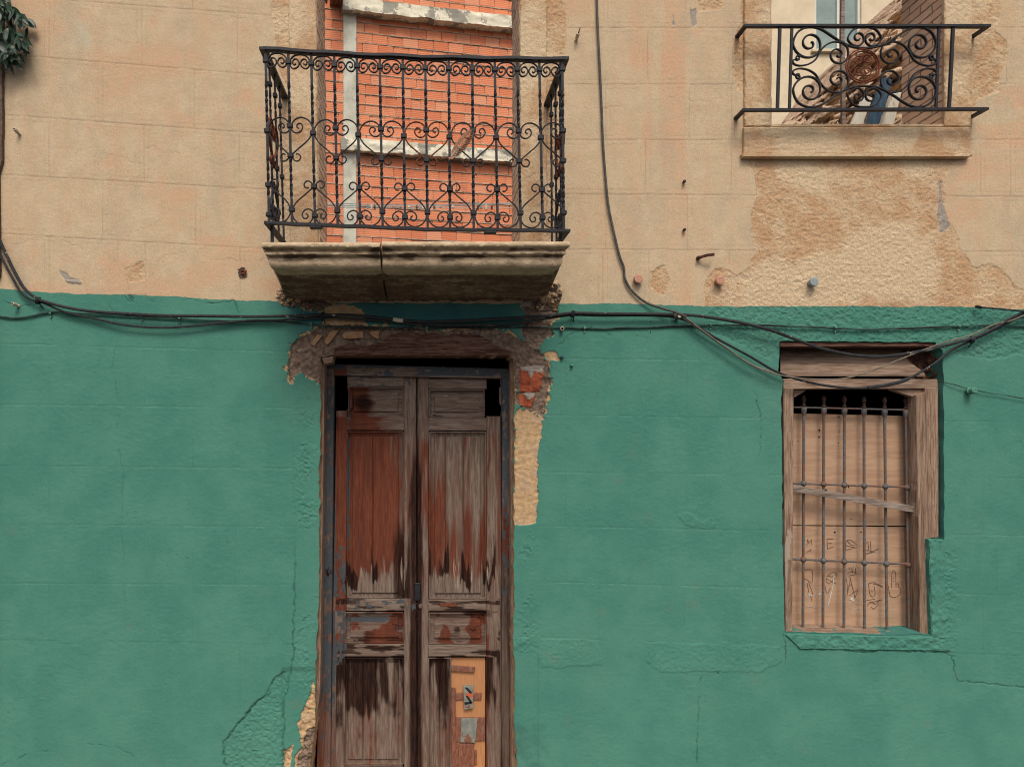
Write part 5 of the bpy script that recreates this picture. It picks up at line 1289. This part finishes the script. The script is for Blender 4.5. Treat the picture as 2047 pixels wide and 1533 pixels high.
# ------------------------------------------------------------------ orange brick building seen through the balcony doorway
TA = math.tan(R(12)); Y0 = 6.5; ang = math.atan(TA)
def onplane(px, py, out=0.0):
    dx = (px - VX) / F; t = (Y0 + D - out) / (1 - TA * dx); return dx * t, -D + t, CZ + (VY - py) / F * t
def ucoord(px, out=0.0):
    x, y, z = onplane(px, 0, out); return x * math.cos(ang) + (y - Y0) * math.sin(ang)
bb = thing('brick_building', 'unfinished building of orange hollow brick with pale concrete posts and beams, behind the balcony doorway', 'building', (0, Y0, 0)); 
bb.rotation_euler = (0, 0, ang)
rs = np.random.RandomState(3)
colx = ucoord(686), ucoord(712)
def brickwall():
    bw, bh, g = .243, .1545, .008; m = MB(); cols = []
    z = 4.3; row = 0
    while z < 9.9:
        off = (row % 2) * bw * .5 + rs.uniform(-.02, .02); u = -3.1 + off
        while u < 3.3:
            w = bw - g - rs.uniform(0, .008); a, b = u, u + w
            if rs.rand() < .04: b = u + w * .55
            skip = False
            if not skip:
                d = rs.uniform(-.006, .006); s = .0
                m.box(a, b, d + s, .12, z + rs.uniform(-.002, .002), z + bh - .017 + rs.uniform(-.003, .003), .0035)
                c = (rs.rand(), 1.0 if rs.rand() < .13 else rs.rand() * .25, 0, 1); cols += [c] * 24
            u = b + g
        z += bh; row += 1
    me_cols = np.array(cols)
    o = build_local(m, 'brick_wall', BRICK, bb, smooth=False, mask=lambda x, y: {'m1': me_cols})
    m = MB()                                         # squeezed-out mortar in the beds
    us = np.linspace(-3.1, 3.3, 320)
    m.box(-3.1, 3.3, .014, .14, 4.2, 9.9)
    z = 4.3 - .0085
    while z < 9.9:
        n1 = (fbm(us * 14, us * 0 + z * 9, 4, 5) - .5) * .018; n2 = (fbm(us * 20, us * 0 + z * 5, 4, 15) - .5) * .026
        P = np.stack([us, -.003 + n2 * .5, z + n1 * .6], -1)
        m.tube(P, np.clip(.0095 + n2 * .6, .003, .022), 6); z += bh
    build_local(m, 'mortar', MORT, bb, smooth=False)
brickwall()
def beam(pl, pr, pt, pb, out, name, thick=.3):
    m = MB(); u0, u1 = pl, pr; zs_ = np.linspace(pb, pt, 10); us = np.linspace(u0, u1, 220); V = []
    for z in zs_:
        for u in us:
            V.append((u, -out, z))
    V = np.array(V); nz = fbm(V[:, 0] * 5, V[:, 2] * 12, 4, 7) - .5; V[:, 1] += nz * .05 * (1 if out > .05 else .3)
    low = V[:220].copy(); V[:220, 2] += (fbm(us * 9, us * 0, 4, 6) - .5) * .05
    n = 220; f = [(j * n + i, j * n + i + 1, (j + 1) * n + i + 1, (j + 1) * n + i) for j in range(9) for i in range(n - 1)]
    b = V[:n].copy(); b[:, 1] = .1; t = V[-n:].copy(); t[:, 1] = .1; k = len(V)
    f += [(i, k + i, k + i + 1, i + 1) for i in range(n - 1)] + [(9 * n + i, 9 * n + i + 1, k + n + i + 1, k + n + i) for i in range(n - 1)]
    e0 = [j * n for j in range(10)]; 
    m.add(np.r_[V, b, t], f); m.box(u0 - .001, u0 + .03, -out + .02, .1, pb + .01, pt - .01)
    return build_local(m, name, CONCP, bb)
ul = ucoord(683)
m = MB(); m.box(colx[0], colx[1], -.045, .12, 4.2, 8.56, .006); o = build_local(m, 'concrete_post', CONC, bb, smooth=False)
for zt in (5.0, 5.9, 7.4, 8.1):
    pass
beam(ul, 3.3, 8.735, 8.548, .17, 'concrete_beam'); beam(ul - .02, 3.3, 6.655, 6.475, .14, 'concrete_beam')
# eave and a bit of white balustrade at the upper left
m = MB(); a = ucoord(655), ucoord(682)
for k in range(3): m.box(a[0] + .03 + k * .06, a[0] + .085 + k * .06, -.5, .02, 8.66, 9.4, .004)
build_local(m, 'eave_boards', BOARDR, bb, smooth=False)
m = MB(); m.box(ucoord(640), ucoord(655), .2, .3, 8.5, 9.5); build_local(m, 'white_gable', PALE, bb, smooth=False)
m = MB()
for k in range(2):
    c = ucoord(646 + 6 * k); m.lathe([(8.7, .012), (8.75, .02), (8.8, .035), (8.86, .015), (8.93, .02), (9.2, .015)], (c, -.0, 0), 'z', 10)
build_local(m, 'baluster', IRON, bb)

# clothes line behind the balcony doorway
clr = thing('clothesline', 'pale blue clothesline with pegs strung behind the balcony doorway', 'clothesline', (0, 5.6, 5.3))
YC = 5.6
m = MB()
for y0_, y1_, dy in ((404, 404, 6), (409, 406, 5), (414, 416, 1)):
    P = [np.array(W(x, y0_ + (y1_ - y0_) * (x - 640) / 400 + dy * math.sin(math.pi * (x - 600) / 480), YC + dy * .02)) for x in np.linspace(600, 1080, 20)]; m.tube(P, .006, 5)
m.build('cord', STRING, clr)
for k, (x, s) in enumerate([(735, 10), (743, 13), (749, 9), (800, 6), (817, 6), (833, 10), (839, 12), (846, 9), (868, 8), (880, 8), (905, 6), (955, 11), (962, 9), (972, 12), (983, 9)]):
    c = W(x, 412 + (k % 3) * 1.2, YC); h = s * .0035 * 1.1
    m = MB(); m.box(c[0] - .012, c[0] - .002, c[1] - .02, c[1] + .02, c[2] - h, c[2] + h * .7, .002); m.box(c[0] + .002, c[0] + .012, c[1] - .02, c[1] + .02, c[2] - h * 1.05, c[2] + h * .6, .002)
    m.build('clothes_peg', (STRING, PAINTW, IRON)[k % 3], clr, smooth=False)

# ------------------------------------------------------------------ behind the upper right window
YQ = 5.2
pb = thing('plastered_building', 'cream plastered building with a white window, behind the upper right window opening', 'building', (W(1640, 0, YQ)[0], YQ, 0))
m = MB(); xa, xb = W(1380, 0, YQ)[0], W(2300, 0, YQ)[0]; wx0, wx1 = W(1629, 0, YQ)[0], W(1722, 0, YQ)[0]; wz0 = W(0, 101, YQ)[2]; wz1 = wz0 + 1.5
for (a, b, c, d) in ((xa, wx0, 0, 10.5), (wx1, xb, 0, 10.5), (wx0, wx1, 0, wz0), (wx0, wx1, wz1, 10.5)): m.box(a, b, YQ, YQ + .3, c, d)
m.build('wall', PALE, pb, smooth=False)
m = MB(); t = .035
m.box(wx0, wx0 + t, YQ + .03, YQ + .1, wz0, wz1); m.box(wx1 - t, wx1, YQ + .03, YQ + .1, wz0, wz1); m.box(wx0 + t, wx1 - t, YQ + .03, YQ + .1, wz0, wz0 + t)
mid = (wx0 * .45 + wx1 * .55); m.box(mid - .025, mid + .025, YQ + .04, YQ + .1, wz0 + t, wz1)
wdw = m.build('window', PVC, pb, smooth=False)
m = MB(); m.box(wx0 + t, wx1 - t, YQ + .07, YQ + .08, wz0 + t, wz1); m.build('pane', GLASSG, wdw, smooth=False)
m = MB(); m.box(wx0 - .06, wx1 + .06, YQ - .05, YQ + .02, wz0 - .04, wz0 - .002, .005); m.build('sill', PALE, pb, smooth=False)
# rough sloping stone wall
def stonewall():
    YS = 2.2; top = [(1500, 300), (1555, 252), (1600, 225), (1625, 200), (1640, 180), (1658, 150), (1668, 130), (1690, 108), (1715, 90), (1735, 70), (1760, 45), (1775, 20), (1800, -10), (1860, -60), (2000, -80)]
    xs = np.arange(1500, 1960, 2.4); tp = np.interp(xs, [p[0] for p in top], [p[1] for p in top]) + (fbm(xs / 12, xs * 0, 4, 9) - .5) * 14
    z0 = 3.46; pyb = VY - (z0 - CZ) / ((D + YS) / D / S); rows = 150; V = []
    for j in range(rows + 1):
        V += [W(x, t_ + (pyb - t_) * j / rows, YS) for x, t_ in zip(xs, tp)]
    V = np.array(V); n = len(xs); u, w = V[:, 0] * 2.4 + V[:, 2] * 1.6, V[:, 2] * 2.4 - V[:, 0] * 1.4
    r1 = fbm(u * 1.1, w * 2.6, 5, 21, .58); cell = np.abs(fbm(u * 2.2, w * 4.6, 3, 25) - .5) * 2
    V[:, 1] -= (r1 - .5) * .75 - .14 * (1 - sstep(0, .10, cell)) * 1.0
    V[:, 1] += .25 * (1 - sstep(0, 6, np.repeat(np.arange(rows + 1), n)))
    f = [(j * n + i, (j + 1) * n + i, (j + 1) * n + i + 1, j * n + i + 1) for j in range(rows) for i in range(n - 1)]
    k = len(V); bk = V[:n].copy(); bk[:, 1] = YS + .7; f += [(i, i + 1, k + i + 1, k + i) for i in range(n - 1)]
    bk2 = V[-n:].copy(); bk2[:, 1] = YS + .7; f += [(k + i, k + i + 1, k + n + i + 1, k + n + i) for i in range(n - 1)]
    m = MB(); m.add(np.r_[V, bk, bk2], f)
    tag(m.build('ruined_stone_wall', RUBBLE, angle=70), 'ruined rough stone wall with a slanting top inside the upper right window', 'stone wall')
stonewall()
def plank(quad, y, th, mat, label):
    o = MB().slab(quad, y, th, .02, .004, .003, (20, 6), int(quad[0][0])).build('leaning_plank', mat); tag(o, label, 'plank', 'planks leaning behind the upper right window')
plank([(1729, 190), (1745, 196), (1694, 330), (1668, 330)], 1.62, .05, PAINTW, 'peeling white plank with a cream edge, leftmost of those leaning behind the balustrade')
plank([(1768, 155), (1784, 160), (1734, 330), (1704, 330)], 1.50, .05, PAINTB, 'dark blue plank leaning behind the balustrade')
plank([(1752, 200), (1760, 200), (1722, 330), (1712, 330)], 1.70, .04, PAINTB, 'thin dark blue strip almost hidden behind the larger blue plank')
plank([(1783, 188), (1803, 184), (1768, 330), (1738, 330)], 1.58, .05, PAINTW, 'peeling pale grey plank, rightmost of those leaning behind the balustrade')
m = MB(); m.tube([W(1686, 330, 1.7), W(1685, 200, 1.7), W(1683, 90, 1.7), W(1684, -40, 1.7), W(1684, -120, 1.7)], .022, 4); tag(m.build('timber_post', SLATM, smooth=False), 'slim grey upright post inside the upper right window', 'post')

# crumbling plaster packed under both ends of the balcony slab
def lumps(cx, cy, w, h, seed, name='crumbling_plaster'):
    nx_, ny_ = 46, 40; m = MB(); V = []
    for j in range(ny_ + 1):
        for i in range(nx_ + 1):
            u, v = i / nx_ * 2 - 1, j / ny_ * 2 - 1; px_ = cx + u * w; py_ = cy + v * h
            e = max(0.0, 1 - (u * u + v * v) ** .9 + (float(fbm(np.array([u * 1.9 + seed]), np.array([v * 1.9]), 3, seed)[0]) - .5) * 1.4)
            nz = float(fbm(np.array([px_ / 7]), np.array([py_ / 6]), 4, seed + 2, .65)[0]) - .5
            V.append(W(px_, py_, .006 - min(1, e * 2) * (.02 + .07 * max(0, -v * .6 + .5)) - (nz * .05 if e > 0 else 0)))
    n = nx_ + 1; m.add(V, [(j * n + i, (j + 1) * n + i, (j + 1) * n + i + 1, j * n + i + 1) for j in range(ny_) for i in range(nx_)])
    def mk(px, py):
        z = np.zeros(px.shape); return {'m1': np.stack([z, z + .9, z + .2 + .5 * (fbm(px / 9, py / 9, 3, 5) > .52), z], -1), 'm2': np.stack([z, z, z + .3, z], -1), 'm3': np.stack([z, z, z + .4, z], -1)}
    m.build(name, WALL, house, mask=mk)
lumps(583, 588, 34, 26, 3); lumps(1098, 590, 26, 30, 8)
